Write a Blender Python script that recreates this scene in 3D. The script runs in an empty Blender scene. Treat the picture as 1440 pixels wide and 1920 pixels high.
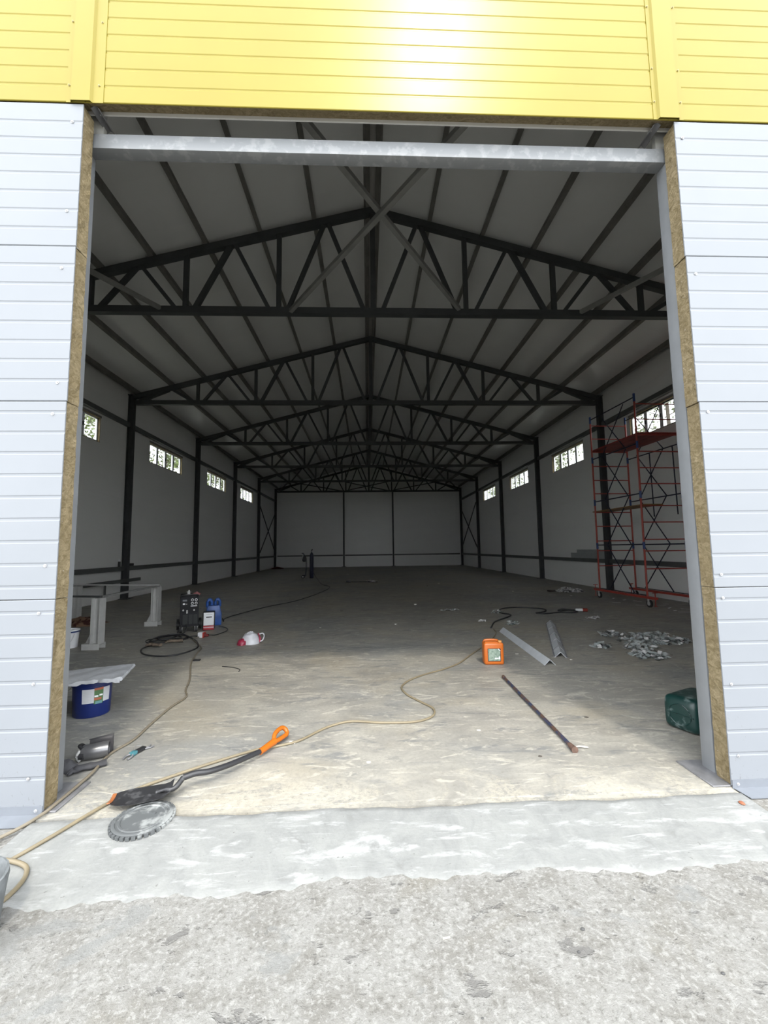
import bpy, bmesh, math, random
from mathutils import Vector, Matrix

random.seed(7)
scene = bpy.context.scene
C = scene.collection

# ------------------------------------------------------------------ camera
cam_d = bpy.data.cameras.new('camera')
cam = bpy.data.objects.new('camera', cam_d)
C.objects.link(cam)
R_ = Vector((0.99910949, -0.03998893, -0.01345777))
U_ = Vector((0.00984613, -0.08917786, 0.99596705))
F_ = Vector((0.04102779, 0.99521264, 0.08870471))
m = Matrix((R_, U_, -F_)).transposed().to_4x4()
m.translation = Vector((-0.1917, -2.8553, 1.6446))
cam.matrix_world = m
cam_d.sensor_fit = 'HORIZONTAL'
cam_d.sensor_width = 36.0
cam_d.lens = 36.0 * 774.05 / 1440.0
cam_d.clip_start = 0.05
cam_d.clip_end = 400
scene.camera = cam

# ------------------------------------------------------------------ sky, sun, exposure
world = bpy.data.worlds.new('world')
scene.world = world
world.use_nodes = True
bg = world.node_tree.nodes['Background']
bg.inputs[0].default_value = (0.93, 0.965, 1.0, 1)
bg.inputs[1].default_value = 1.0
sun_d = bpy.data.lights.new('hazy_sun_offscreen', 'SUN')
sun_d.energy = 0.36
sun_d.angle = math.radians(5)
sun_d.color = (1.0, 0.93, 0.80)
sun = bpy.data.objects.new('hazy_sun_offscreen', sun_d)
C.objects.link(sun)
sun.rotation_euler = Vector((-0.18, 1.0, -1.30)).to_track_quat('-Z', 'Y').to_euler()
scene.view_settings.view_transform = 'Standard'
scene.view_settings.look = 'None'
scene.view_settings.gamma = 1
scene.view_settings.use_curve_mapping = False
scene.view_settings.exposure = 2.55
try:
    scene.cycles.max_bounces = 14
    scene.cycles.diffuse_bounces = 10
    scene.cycles.transparent_max_bounces = 16
except Exception:
    pass

# ------------------------------------------------------------------ helpers
def s2l(c):
    return tuple(((x / 12.92) if x <= 0.04045 else ((x + 0.055) / 1.055) ** 2.4) for x in c)


class Nodes:
    def __init__(self, name):
        self.m = bpy.data.materials.new(name)
        self.m.use_nodes = True
        self.t = self.m.node_tree
        self.n = self.t.nodes
        self.b = self.n['Principled BSDF']

    def new(self, typ, **kw):
        x = self.n.new(typ)
        for k, v in kw.items():
            setattr(x, k, v)
        return x

    def link(self, a, b):
        self.t.links.new(a, b)

    def coords(self, kind='Object', scale=(1, 1, 1)):
        tc = self.new('ShaderNodeTexCoord')
        mp = self.new('ShaderNodeMapping')
        mp.inputs['Scale'].default_value = scale
        self.link(tc.outputs[kind], mp.inputs[0])
        return mp.outputs[0]

    def pos(self, scale=(1, 1, 1)):
        g = self.new('ShaderNodeNewGeometry')
        mp = self.new('ShaderNodeMapping')
        mp.inputs['Scale'].default_value = scale
        self.link(g.outputs['Position'], mp.inputs[0])
        return mp.outputs[0]

    def noise(self, co, scale, detail=4, rough=0.55, dist=0.0):
        x = self.new('ShaderNodeTexNoise')
        x.inputs['Scale'].default_value = scale
        x.inputs['Detail'].default_value = detail
        x.inputs['Roughness'].default_value = rough
        x.inputs['Distortion'].default_value = dist
        self.link(co, x.inputs['Vector'])
        return x.outputs['Fac']

    def ramp(self, fac, lo, hi, a=0.0, b=1.0):
        x = self.new('ShaderNodeMapRange')
        x.interpolation_type = 'SMOOTHSTEP'
        x.inputs['From Min'].default_value = lo
        x.inputs['From Max'].default_value = hi
        x.inputs['To Min'].default_value = a
        x.inputs['To Max'].default_value = b
        self.link(fac, x.inputs['Value'])
        return x.outputs['Result']

    def math(self, op, a, b):
        x = self.new('ShaderNodeMath', operation=op)
        for i, v in enumerate((a, b)):
            if isinstance(v, (int, float)):
                x.inputs[i].default_value = v
            else:
                self.link(v, x.inputs[i])
        return x.outputs[0]

    def mix(self, fac, a, b):
        x = self.new('ShaderNodeMix', data_type='RGBA')
        if isinstance(fac, (int, float)):
            x.inputs[0].default_value = fac
        else:
            self.link(fac, x.inputs[0])
        for i, v in ((6, a), (7, b)):
            if isinstance(v, tuple):
                x.inputs[i].default_value = (*v[:3], 1)
            else:
                self.link(v, x.inputs[i])
        return x.outputs[2]

    def bump(self, h, strength=0.5, dist=0.01):
        x = self.new('ShaderNodeBump')
        x.inputs['Strength'].default_value = strength
        x.inputs['Distance'].default_value = dist
        self.link(h, x.inputs['Height'])
        self.link(x.outputs[0], self.b.inputs['Normal'])

    def color(self, c):
        if isinstance(c, tuple):
            self.b.inputs['Base Color'].default_value = (*c[:3], 1)
        else:
            self.link(c, self.b.inputs['Base Color'])


def mat(name, col, rough=0.5, metal=0.0, spec=0.5, var=0.0, vscale=6.0, col2=None, lo=0.45, hi=0.65, bump=0.0, bscale=60.0, bdist=0.003, co='Object'):
    k = Nodes(name)
    k.b.inputs['Roughness'].default_value = rough
    k.b.inputs['Metallic'].default_value = metal
    k.b.inputs['Specular IOR Level'].default_value = spec
    if var > 0 or col2 is not None:
        c = k.coords(co)
        n = k.noise(c, vscale, 5, 0.6)
        if col2 is None:
            d = tuple(x * (1 - var) for x in col)
            l = tuple(min(1, x * (1 + var)) for x in col)
            k.color(k.mix(k.ramp(n, 0.3, 0.7), d, l))
        else:
            k.color(k.mix(k.ramp(n, lo, hi), col, col2))
    else:
        k.color(col)
    if bump > 0:
        c2 = k.coords(co)
        k.bump(k.noise(c2, bscale, 4, 0.6), bump, bdist)
    return k.m


class MB:
    """collects shapes into one mesh"""

    def __init__(self):
        self.v = []
        self.f = []

    def add(self, vs, fs):
        o = len(self.v)
        self.v += [tuple(x) for x in vs]
        self.f += [tuple(i + o for i in f) for f in fs]
        return self

    def box(self, x0, x1, y0, y1, z0, z1):
        return self.add([(x0, y0, z0), (x1, y0, z0), (x1, y1, z0), (x0, y1, z0), (x0, y0, z1), (x1, y0, z1), (x1, y1, z1), (x0, y1, z1)],
                        [(0, 3, 2, 1), (4, 5, 6, 7), (0, 1, 5, 4), (1, 2, 6, 5), (2, 3, 7, 6), (3, 0, 4, 7)])

    def frame(self, p, q, up):
        p, q = Vector(p), Vector(q)
        d = (q - p).normalized()
        up = Vector(up)
        if abs(d.dot(up.normalized())) > 0.98:
            up = Vector((0, 1, 0)) if abs(d.y) < 0.9 else Vector((1, 0, 0))
        s = d.cross(up).normalized()
        u = s.cross(d).normalized()
        return p, q, d, s, u

    def prism(self, prof, p, q, up=(0, 0, 1)):
        p, q, d, s, u = self.frame(p, q, up)
        n = len(prof)
        vs = [p + s * a + u * b for a, b in prof] + [q + s * a + u * b for a, b in prof]
        fs = [(i, (i + 1) % n, n + (i + 1) % n, n + i) for i in range(n)] + [tuple(range(n))[::-1], tuple(range(n, 2 * n))]
        return self.add(vs, fs)

    def beam(self, p, q, w, h=None, up=(0, 0, 1)):
        h = h or w
        return self.prism([(-w / 2, -h / 2), (w / 2, -h / 2), (w / 2, h / 2), (-w / 2, h / 2)], p, q, up)

    def ibeam(self, p, q, w, h, tw, tf, up=(0, 0, 1)):
        a, b = w / 2, h / 2
        t = tw / 2
        pr = [(-a, -b), (a, -b), (a, -b + tf), (t, -b + tf), (t, b - tf), (a, b - tf), (a, b), (-a, b), (-a, b - tf), (-t, b - tf), (-t, -b + tf), (-a, -b + tf)]
        return self.prism(pr, p, q, up)

    def angle(self, p, q, w, t, up=(0, 0, 1)):
        # open angle section, ridge upwards
        c = w * 0.7071
        k = t * 1.414
        return self.prism([(-c, -c / 1), (0, 0), (c, -c), (c - k * .7, -c - k * .3), (0, -k), (-c + k * .7, -c - k * .3)], p, q, up)

    def cyl(self, p, q, r, n=12, r2=None, up=(0, 0, 1)):
        r2 = r if r2 is None else r2
        p, q, d, s, u = self.frame(p, q, up)
        a = [(math.cos(2 * math.pi * i / n), math.sin(2 * math.pi * i / n)) for i in range(n)]
        vs = [p + (s * c + u * t) * r for c, t in a] + [q + (s * c + u * t) * r2 for c, t in a]
        fs = [(i, (i + 1) % n, n + (i + 1) % n, n + i) for i in range(n)] + [tuple(range(n))[::-1], tuple(range(n, 2 * n))]
        return self.add(vs, fs)

    def tube(self, pts, r, n=8, closed=False, flat=1.0):
        pts = [Vector(p) for p in pts]
        N = len(pts)
        rings = []
        up = Vector((0, 0, 1))
        for i in range(N):
            if closed:
                d = pts[(i + 1) % N] - pts[i - 1]
            else:
                d = pts[min(i + 1, N - 1)] - pts[max(i - 1, 0)]
            d.normalize()
            uu = up if abs(d.dot(up)) < 0.95 else Vector((0, 1, 0))
            s = d.cross(uu).normalized()
            u = s.cross(d).normalized()
            rr = r[i] if isinstance(r, (list, tuple)) else r
            rings.append([pts[i] + s * (rr * math.cos(2 * math.pi * k / n)) + u * (rr * flat * math.sin(2 * math.pi * k / n)) for k in range(n)])
        vs = [v for ring in rings for v in ring]
        fs = []
        for i in range(N if closed else N - 1):
            j = (i + 1) % N
            for k in range(n):
                fs.append((i * n + k, i * n + (k + 1) % n, j * n + (k + 1) % n, j * n + k))
        if not closed:
            fs += [tuple(range(n))[::-1], tuple((N - 1) * n + k for k in range(n))]
        return self.add(vs, fs)

    def lathe(self, prof, n=24, c=(0, 0, 0), sx=1.0, sy=1.0):
        # prof: (radius, z) from the bottom up, closed with caps where radius > 0
        vs = []
        for r, z in prof:
            for k in range(n):
                a = 2 * math.pi * k / n
                vs.append((c[0] + r * sx * math.cos(a), c[1] + r * sy * math.sin(a), c[2] + z))
        fs = []
        for i in range(len(prof) - 1):
            for k in range(n):
                fs.append((i * n + k, i * n + (k + 1) % n, (i + 1) * n + (k + 1) % n, (i + 1) * n + k))
        fs += [tuple(range(n))[::-1], tuple((len(prof) - 1) * n + k for k in range(n))]
        return self.add(vs, fs)

    def poly(self, pts, th, nrm=(0, 0, 1)):
        nrm = Vector(nrm) * th
        n = len(pts)
        vs = [Vector(p) for p in pts] + [Vector(p) + nrm for p in pts]
        fs = [tuple(range(n))[::-1], tuple(range(n, 2 * n))] + [(i, (i + 1) % n, n + (i + 1) % n, n + i) for i in range(n)]
        return self.add(vs, fs)

    def build(self, name, material, parent=None, bevel=0.0, seg=2, smooth=None, loc=None):
        me = bpy.data.meshes.new(name)
        me.from_pydata(self.v, [], self.f)
        bm = bmesh.new()
        bm.from_mesh(me)
        bmesh.ops.recalc_face_normals(bm, faces=bm.faces)
        if bevel > 0:
            es = [e for e in bm.edges if len(e.link_faces) == 2 and e.calc_face_angle(0) > 0.6]
            bmesh.ops.bevel(bm, geom=es, offset=bevel, segments=seg, affect='EDGES', profile=0.6, clamp_overlap=True)
        bm.to_mesh(me)
        bm.free()
        if smooth is None and bevel > 0:
            smooth = 40
        if smooth:
            me.polygons.foreach_set('use_smooth', [True] * len(me.polygons))
            me.set_sharp_from_angle(angle=math.radians(smooth))
        me.materials.append(material)
        o = bpy.data.objects.new(name, me)
        C.objects.link(o)
        if parent:
            o.parent = parent
        if loc:
            o.location = loc
        return o


def tag(o, label, cat, group=None):
    o['label'] = label
    o['category'] = cat
    if group:
        o['group'] = group
    return o


def thing(name, label, cat, loc=(0, 0, 0), rz=0.0, group=None):
    o = bpy.data.objects.new(name, None)
    C.objects.link(o)
    o.location = loc
    o.rotation_euler = (0, 0, rz)
    o.empty_display_size = 0.1
    return tag(o, label, cat, group)


def struct(name, label, loc=(0, 0, 0), cat='building'):
    o = bpy.data.objects.new(name, None)
    C.objects.link(o)
    o.location = loc
    o.empty_display_size = 0.1
    o['kind'] = 'structure'
    o['label'] = label
    o['category'] = cat
    return o


def tagstruct(o, label, cat):
    o['kind'] = 'structure'
    o['label'] = label
    o['category'] = cat
    return o


def dup(root, loc, label, rz=None):
    r = root.copy()
    C.objects.link(r)
    r.location = loc
    if rz is not None:
        r.rotation_euler = (0, 0, rz)
    r['label'] = label
    for ch in list(root.children):
        c = ch.copy()
        C.objects.link(c)
        c.parent = r
        for g in list(ch.children):
            d = g.copy()
            C.objects.link(d)
            d.parent = c
    return r


def smooth_path(pts, sub=8):
    P = [Vector(p) for p in pts]
    P = [P[0] * 2 - P[1]] + P + [P[-1] * 2 - P[-2]]
    out = []
    for i in range(1, len(P) - 2):
        a, b, c, d = P[i - 1], P[i], P[i + 1], P[i + 2]
        for k in range(sub):
            t = k / sub
            out.append(0.5 * ((2 * b) + (c - a) * t + (2 * a - 5 * b + 4 * c - d) * t * t + (3 * b - a - 3 * c + d) * t ** 3))
    out.append(P[-2])
    return out


# ------------------------------------------------------------------ materials
YELLOW = mat('yellow_paint', (0.222, 0.182, 0.028), 0.30, spec=0.21, var=0.03, vscale=1.5, bump=0.05, bscale=3, bdist=0.01)
GREYSKIN = None
FLASHGREY = mat('grey_flashing_paint', (0.155, 0.168, 0.19), 0.4, var=0.05)
INNER = mat('inner_panel_skin', (0.80, 0.805, 0.79), 0.32, spec=0.4, var=0.02, vscale=0.8, co='Generated')
CEIL = mat('ceiling_panel_skin', (0.80, 0.805, 0.79), 0.22, spec=0.4, var=0.02, vscale=0.7)
BRIGHTSKIN = mat('white_skin_edge', (0.5, 0.49, 0.47), 0.5)
STEEL = mat('dark_primer_steel', (0.060, 0.064, 0.066), 0.5, spec=0.35, var=0.12, vscale=3)
PURLIN = mat('olive_grey_primer', (0.17, 0.165, 0.15), 0.55, var=0.15, vscale=3)
BRACE = mat('grey_primer_brace', (0.24, 0.24, 0.225), 0.55, var=0.12, vscale=3)
GIRT = mat('girt_primer', (0.10, 0.105, 0.105), 0.55, var=0.1, vscale=3)
POST = mat('door_frame_grey_paint', (0.172, 0.18, 0.19), 0.45, var=0.06, vscale=4)
BEAMTOP = mat('scuffed_grey_paint', (0.172, 0.18, 0.19), 0.45, col2=(0.222, 0.23, 0.238), lo=0.5, hi=0.62, vscale=11)
PLATE = mat('dull_steel_plate', (0.20, 0.20, 0.21), 0.45, metal=0.3, var=0.2, vscale=9)
SCREW = mat('zinc_screw', (0.45, 0.45, 0.46), 0.35, metal=0.6)
YSCREW = mat('dull_screw', (0.30, 0.25, 0.10), 0.5)
WHITE = mat('white_plastic', (0.75, 0.76, 0.78), 0.45)
BLACKP = mat('black_plastic', (0.018, 0.018, 0.02), 0.45)
RUBBER = mat('black_rubber', (0.02, 0.02, 0.021), 0.7)
LGREY = mat('light_grey_painted_steel', (0.46, 0.46, 0.45), 0.5, var=0.08, vscale=5)
RED = mat('red_paint', (0.34, 0.045, 0.03), 0.45, var=0.15, vscale=6)
DKRED = mat('dark_red_board', (0.26, 0.032, 0.024), 0.5, var=0.25, vscale=4)
BLUEP = mat('blue_paint', (0.02, 0.045, 0.16), 0.45, var=0.1)
NAVY = mat('navy_paint', (0.008, 0.011, 0.03), 0.5)


def grey_skin():
    k = Nodes('pale_grey_paint')
    k.b.inputs['Roughness'].default_value = 0.42
    k.b.inputs['Specular IOR Level'].default_value = 0.2
    p = k.pos()
    n = k.noise(p, 1.2, 4)
    col = k.mix(k.ramp(n, 0.3, 0.7), (0.187, 0.199, 0.217), (0.197, 0.209, 0.228))
    g = k.new('ShaderNodeSeparateXYZ')
    k.link(p, g.inputs[0])
    low = k.ramp(g.outputs[2], 0.75, 0.05)
    mud = k.math('MULTIPLY', low, k.ramp(k.noise(k.pos((1.4, 1, 1)), 34, 5, 0.65, 0.6), 0.62, 0.70))
    col = k.mix(k.math('MULTIPLY', mud, 0.55), col, (0.085, 0.082, 0.076))
    k.color(col)
    k.bump(k.noise(p, 4, 3), 0.03, 0.01)
    return k.m


GREYSKIN = grey_skin()


def insulation():
    k = Nodes('mineral_wool')
    k.b.inputs['Roughness'].default_value = 0.95
    k.b.inputs['Specular IOR Level'].default_value = 0.1
    c = k.pos((1, 1, 1))
    n1 = k.noise(k.pos((1, 1, 1.7)), 17, 7, 0.72, 1.2)
    n2 = k.noise(c, 45, 5, 0.7)
    n3 = k.noise(c, 4, 3, 0.5)
    a = k.mix(k.ramp(n1, 0.25, 0.75), (0.134, 0.103, 0.051), (0.318, 0.261, 0.165))
    a = k.mix(k.ramp(n3, 0.4, 0.75, 0, 0.45), a, (0.175, 0.133, 0.070))
    a = k.mix(k.ramp(n2, 0.64, 0.74, 0, 0.7), a, (0.637, 0.613, 0.626))
    k.color(a)
    k.bump(k.math('ADD', n1, n2), 0.9, 0.012)
    return k.m


WOOL = insulation()


def concrete_floor():
    k = Nodes('trowelled_concrete')
    k.b.inputs['Specular IOR Level'].default_value = 0.35
    p = k.pos()
    big = k.noise(p, 0.30, 4, 0.6, 0.8)
    warm = k.noise(p, 0.55, 4, 0.55, 0.6)
    mid = k.noise(k.pos((0.7, 1.2, 1)), 1.7, 7, 0.66, 1.0)
    streak = k.noise(k.pos((0.8, 2.6, 1)), 1.9, 7, 0.68, 1.4)
    smear = k.noise(k.pos((0.9, 2.3, 1)), 2.6, 7, 0.66, 2.2)
    smear2 = k.noise(k.pos((0.7, 1.9, 1.0)), 5.5, 6, 0.66, 1.6)
    fine = k.noise(p, 34, 6, 0.72)
    col = k.mix(k.ramp(mid, 0.32, 0.68), (0.235, 0.225, 0.203), (0.326, 0.311, 0.272))
    col = k.mix(k.ramp(warm, 0.45, 0.62, 0, 0.55), col, (0.334, 0.298, 0.231))
    col = k.mix(k.ramp(big, 0.46, 0.62, 0, 0.8), col, (0.224, 0.227, 0.223))
    col = k.mix(k.ramp(streak, 0.53, 0.64, 0, 0.7), col, (0.151, 0.155, 0.156))
    col = k.mix(k.ramp(smear, 0.52, 0.66, 0, 0.7), col, (0.471, 0.444, 0.379))
    col = k.mix(k.ramp(smear2, 0.55, 0.72, 0, 0.45), col, (0.445, 0.429, 0.379))
    col = k.mix(k.ramp(smear2, 0.40, 0.33, 0, 0.5), col, (0.167, 0.165, 0.158))
    col = k.mix(k.ramp(fine, 0.40, 0.72, 0.0, 0.35), col, (0.151, 0.145, 0.129))
    # gritty sand along the sill, in patches
    g = k.new('ShaderNodeSeparateXYZ')
    k.link(p, g.inputs[0])
    sill = k.ramp(g.outputs[1], 0.62, 0.05)
    patch = k.math('MULTIPLY', sill, k.ramp(k.noise(p, 2.3, 5, 0.6, 0.8), 0.42, 0.60))
    grit = k.noise(p, 30, 7, 0.8)
    col = k.mix(k.math('MULTIPLY', k.math('MULTIPLY', patch, k.ramp(grit, 0.40, 0.58)), 0.7), col, (0.400, 0.372, 0.305))
    col = k.mix(k.math('MULTIPLY', k.math('MULTIPLY', sill, k.ramp(k.noise(p, 21, 6, 0.75), 0.58, 0.66)), 0.7), col, (0.172, 0.161, 0.140))
    k.color(col)
    k.link(k.ramp(mid, 0.3, 0.7, 0.42, 0.68), k.b.inputs['Roughness'])
    h = k.math('ADD', k.math('MULTIPLY', fine, 0.3), k.math('MULTIPLY', k.math('MULTIPLY', grit, patch), 1.4))
    h = k.math('ADD', h, k.math('MULTIPLY', k.ramp(smear, 0.55, 0.65), 0.35))
    k.bump(h, 0.5, 0.006)
    return k.m


def concrete_strip():
    k = Nodes('fresh_screed')
    k.b.inputs['Roughness'].default_value = 0.75
    k.b.inputs['Specular IOR Level'].default_value = 0.25
    p = k.pos()
    sm = k.noise(k.pos((1.3, 1.0, 1)), 3.4, 7, 0.66, 1.4)

    def streaks(rot, sx, sy, sc):
        dg = k.new('ShaderNodeMapping')
        dg.inputs['Rotation'].default_value = (0, 0, math.radians(rot))
        dg.inputs['Scale'].default_value = (sx, sy, 1)
        g = k.new('ShaderNodeNewGeometry')
        k.link(g.outputs['Position'], dg.inputs[0])
        return k.noise(dg.outputs[0], sc, 7, 0.66, 0.5)
    st = streaks(-40, 1.3, 4.2, 2.4)
    st2 = streaks(38, 1.4, 7.0, 2.2)
    hz = streaks(2, 0.7, 5.0, 2.6)
    fine = k.noise(p, 70, 5, 0.7)
    spots = k.noise(p, 40, 3, 0.5)
    col = k.mix(k.ramp(sm, 0.3, 0.7), (0.193, 0.197, 0.193), (0.241, 0.245, 0.236))
    col = k.mix(k.ramp(st, 0.53, 0.66, 0, 0.85), col, (0.338, 0.342, 0.338))
    col = k.mix(k.ramp(st2, 0.60, 0.68, 0, 0.75), col, (0.348, 0.353, 0.348))
    col = k.mix(k.ramp(hz, 0.58, 0.68, 0, 0.55), col, (0.322, 0.328, 0.322))
    col = k.mix(k.ramp(sm, 0.42, 0.32, 0, 0.5), col, (0.166, 0.166, 0.158))
    col = k.mix(k.ramp(spots, 0.70, 0.76, 0, 0.6), col, (0.093, 0.089, 0.083))
    col = k.mix(k.ramp(fine, 0.4, 0.75, 0, 0.2), col, (0.135, 0.133, 0.125))
    k.color(col)
    k.bump(k.math('ADD', st, k.math('MULTIPLY', fine, 0.3)), 0.5, 0.008)
    return k.m


def concrete_apron():
    k = Nodes('rough_cast_concrete')
    k.b.inputs['Roughness'].default_value = 0.85
    k.b.inputs['Specular IOR Level'].default_value = 0.2
    p = k.pos()
    big = k.noise(p, 1.3, 5, 0.6, 0.5)
    mid = k.noise(p, 6.5, 7, 0.7, 0.4)
    pit = k.noise(k.pos((1.0, 1.6, 1)), 6.5, 6, 0.62, 0.3)
    pit2 = k.noise(p, 21, 5, 0.6, 0.2)
    grain = k.noise(p, 95, 6, 0.78)
    vein = k.noise(p, 42, 6, 0.72, 0.2)
    smooth = k.noise(k.pos((1.0, 1.5, 1)), 1.9, 6, 0.62, 0.7)
    col = k.mix(k.ramp(mid, 0.34, 0.62), (0.189, 0.182, 0.167), (0.251, 0.247, 0.234))
    col = k.mix(k.ramp(big, 0.52, 0.66, 0, 0.7), col, (0.192, 0.180, 0.154))
    col = k.mix(k.ramp(vein, 0.52, 0.60, 0, 0.75), col, (0.326, 0.323, 0.307))
    col = k.mix(k.ramp(vein, 0.45, 0.36, 0, 0.65), col, (0.123, 0.117, 0.106))
    col = k.mix(k.ramp(pit2, 0.66, 0.71, 0, 0.75), col, (0.115, 0.112, 0.104))
    col = k.mix(k.ramp(pit, 0.62, 0.66, 0, 0.85), col, (0.144, 0.140, 0.134))
    col = k.mix(k.ramp(smooth, 0.60, 0.66, 0, 0.65), col, (0.208, 0.211, 0.206))
    col = k.mix(k.ramp(grain, 0.58, 0.68, 0, 0.6), col, (0.100, 0.096, 0.088))
    k.color(col)
    h = k.math('ADD', k.math('MULTIPLY', grain, 0.4), k.math('MULTIPLY', vein, 0.8))
    h = k.math('SUBTRACT', h, k.math('MULTIPLY', k.ramp(pit, 0.60, 0.66), 0.5))
    k.bump(h, 0.9, 0.012)
    return k.m


def glass():
    mt = bpy.data.materials.new('window_glass')
    mt.use_nodes = True
    t = mt.node_tree
    t.nodes.clear()
    o = t.nodes.new('ShaderNodeOutputMaterial')
    mx = t.nodes.new('ShaderNodeMixShader')
    a = t.nodes.new('ShaderNodeBsdfTransparent')
    a.inputs[0].default_value = (0.98, 0.99, 0.99, 1)
    b = t.nodes.new('ShaderNodeBsdfGlossy')
    b.inputs['Roughness'].default_value = 0.03
    mx.inputs[0].default_value = 0.06
    t.links.new(a.outputs[0], mx.inputs[1])
    t.links.new(b.outputs[0], mx.inputs[2])
    t.links.new(mx.outputs[0], o.inputs[0])
    return mt


def film(name, col, alpha):
    k = Nodes(name)
    k.b.inputs['Roughness'].default_value = 0.22
    k.b.inputs['Specular IOR Level'].default_value = 0.7
    k.b.inputs['Alpha'].default_value = alpha
    k.color(col)
    return k.m


GLASS = glass()
FILM = film('clear_film', (0.55, 0.60, 0.60), 0.45)
WFILM = film('white_film', (0.75, 0.74, 0.74), 0.9)
DFILM = film('dark_film', (0.06, 0.065, 0.065), 0.7)
FLOORM, STRIPM, APRONM = concrete_floor(), concrete_strip(), concrete_apron()

# ------------------------------------------------------------------ the setting: ground and floor
floor = MB().box(-9.06, 9.06, 0.0, 36.7, -0.3, 0.0).build('floor', FLOORM)
tagstruct(floor, 'grey concrete slab floor of the hall, streaked and dusty', 'floor')

apron = MB().box(-14, 14, -16, 0.0, -0.3, -0.022).build('ground_apron', APRONM)
tagstruct(apron, 'rough pitted pale concrete apron in front of the doorway', 'ground')
earth = MB().box(-90, 90, -70, 120, -0.6, -0.3).build('ground_field', mat('dry_earth', (0.24, 0.23, 0.17), 0.9, var=0.2, vscale=0.3))
tagstruct(earth, 'bare ground around the hall', 'ground')


def strip():
    b = MB()
    nx, ny = 220, 16
    vs, fs = [], []
    rnd = random.Random(3)
    ph = [rnd.uniform(0, 6.28) for _ in range(5)]
    for j in range(ny + 1):
        for i in range(nx + 1):
            x = -2.262 + 4.524 * i / nx
            t = j / ny
            edge = -0.66 + 0.03 * math.sin(2.1 * x + ph[0]) + 0.02 * math.sin(6.3 * x + ph[1]) + 0.010 * math.sin(17 * x + ph[2]) + 0.008 * math.sin(41 * x + ph[3]) + 0.006 * math.sin(73 * x + ph[1]) + 0.0175 * x
            back = -0.035 + 0.012 * math.sin(5 * x + ph[3]) + 0.006 * math.sin(19 * x + ph[4])
            y = back + (edge - back) * t
            z = 0.004 - 0.0252 * t ** 1.3
            if j == 0:
                z = -0.04
                y += 0.004
            if j == ny:
                z = -0.04
            vs.append((x, y, z))
    for j in range(ny):
        for i in range(nx):
            a = j * (nx + 1) + i
            fs.append((a, a + 1, a + nx + 2, a + nx + 1))
    b.add(vs, fs)
    return b.build('floor_threshold', STRIPM, smooth=50)


tagstruct(strip(), 'smooth whitish screed strip across the foot of the doorway', 'floor')
sillfill = MB().box(-2.262, 2.262, -0.05, 0.0, -0.1, -0.004).build('floor_sill', FLOORM)
tagstruct(sillfill, 'crumbly sandy edge of the slab under the doorway', 'floor')

# ------------------------------------------------------------------ front wall
PT = 0.135
JZ = [4.950, 3.830, 2.690, 1.340, 0.012]
RIBS = [[4.80, 4.665, 4.53, 4.392, 4.25, 4.107, 3.967],
        [3.688, 3.545, 3.403, 3.262, 3.122, 2.985, 2.84],
        [2.612, 2.469, 2.327, 2.175, 2.024, 1.873, 1.723, 1.571, 1.424],
        [1.257, 1.107, 0.958, 0.812, 0.66, 0.512, 0.365, 0.218]]
XL = [-2.2545, -2.2555, -2.2595, -2.2605]
XR = [2.243, 2.249, 2.258, 2.2605]


def skin(b, ztop, zbot, ribs, x0f, x1f, y=0.0, gd=0.0032, gw=0.013, th=0.006):
    """outer steel skin with pressed horizontal grooves, swept in x; x0f/x1f give the ends at a height"""
    prof = [(ztop, y + 0.003), (ztop - 0.004, y)]
    for r in ribs:
        prof += [(r + gw, y), (r + 0.4 * gw, y + gd), (r - 0.5 * gw, y + gd), (r - gw, y)]
    prof += [(zbot + 0.004, y), (zbot, y + 0.003)]
    n = len(prof)
    vs = []
    for z, yy in prof:
        vs += [(x0f(z), yy, z), (x1f(z), yy, z), (x1f(z), y + gd + th, z), (x0f(z), y + gd + th, z)]
    fs = []
    for i in range(n - 1):
        a, c = 4 * i, 4 * i + 4
        for k in range(4):
            fs.append((a + k, a + (k + 1) % 4, c + (k + 1) % 4, c + k))
    fs += [(0, 1, 2, 3), (4 * n - 4, 4 * n - 1, 4 * n - 2, 4 * n - 3)]
    b.add(vs, fs)


def zroof(x):
    return 9.96 - 0.265 * abs(x)


wf = struct('wall_front', 'pale grey ribbed sandwich panel front wall with a yellow upper band', cat='wall')
for side in (-1, 1):
    for i in range(4):
        zt, zb = JZ[i] - 0.002, JZ[i + 1] + 0.002
        xe = XL[i] if side < 0 else XR[i]
        far = 9.07 * side
        lo, hi = min(xe, far), max(xe, far)
        b = MB()
        skin(b, zt, zb, RIBS[i], lambda z: lo, lambda z: hi)
        p = b.build('panel', GREYSKIN, wf)
        ins = 0.004 * side
        c = MB()
        nz = 26
        # mineral wool core, its cut edge uneven
        vs, fs = [], []
        for q in range(nz + 1):
            z = zb + (zt - zb) * q / nz
            for y in (0.0105, 0.05, 0.09, PT - 0.005):
                vs.append((xe + ins + side * (0.001 + random.uniform(0, 0.005)), y, z))
        for q in range(nz):
            for y in range(3):
                a = q * 4 + y
                fs.append((a, a + 1, a + 5, a + 4))
        c.add(vs, fs)
        c.box(min(xe + 0.012 * side, far), max(xe + 0.012 * side, far), 0.0102, PT - 0.004, zb, zt)
        c.build('insulation_core', WOOL, p)
        MB().box(min(xe + 0.03 * side, far), max(xe + 0.03 * side, far), PT - 0.004, PT, zb, zt).build('inner_skin', INNER, p)

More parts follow.
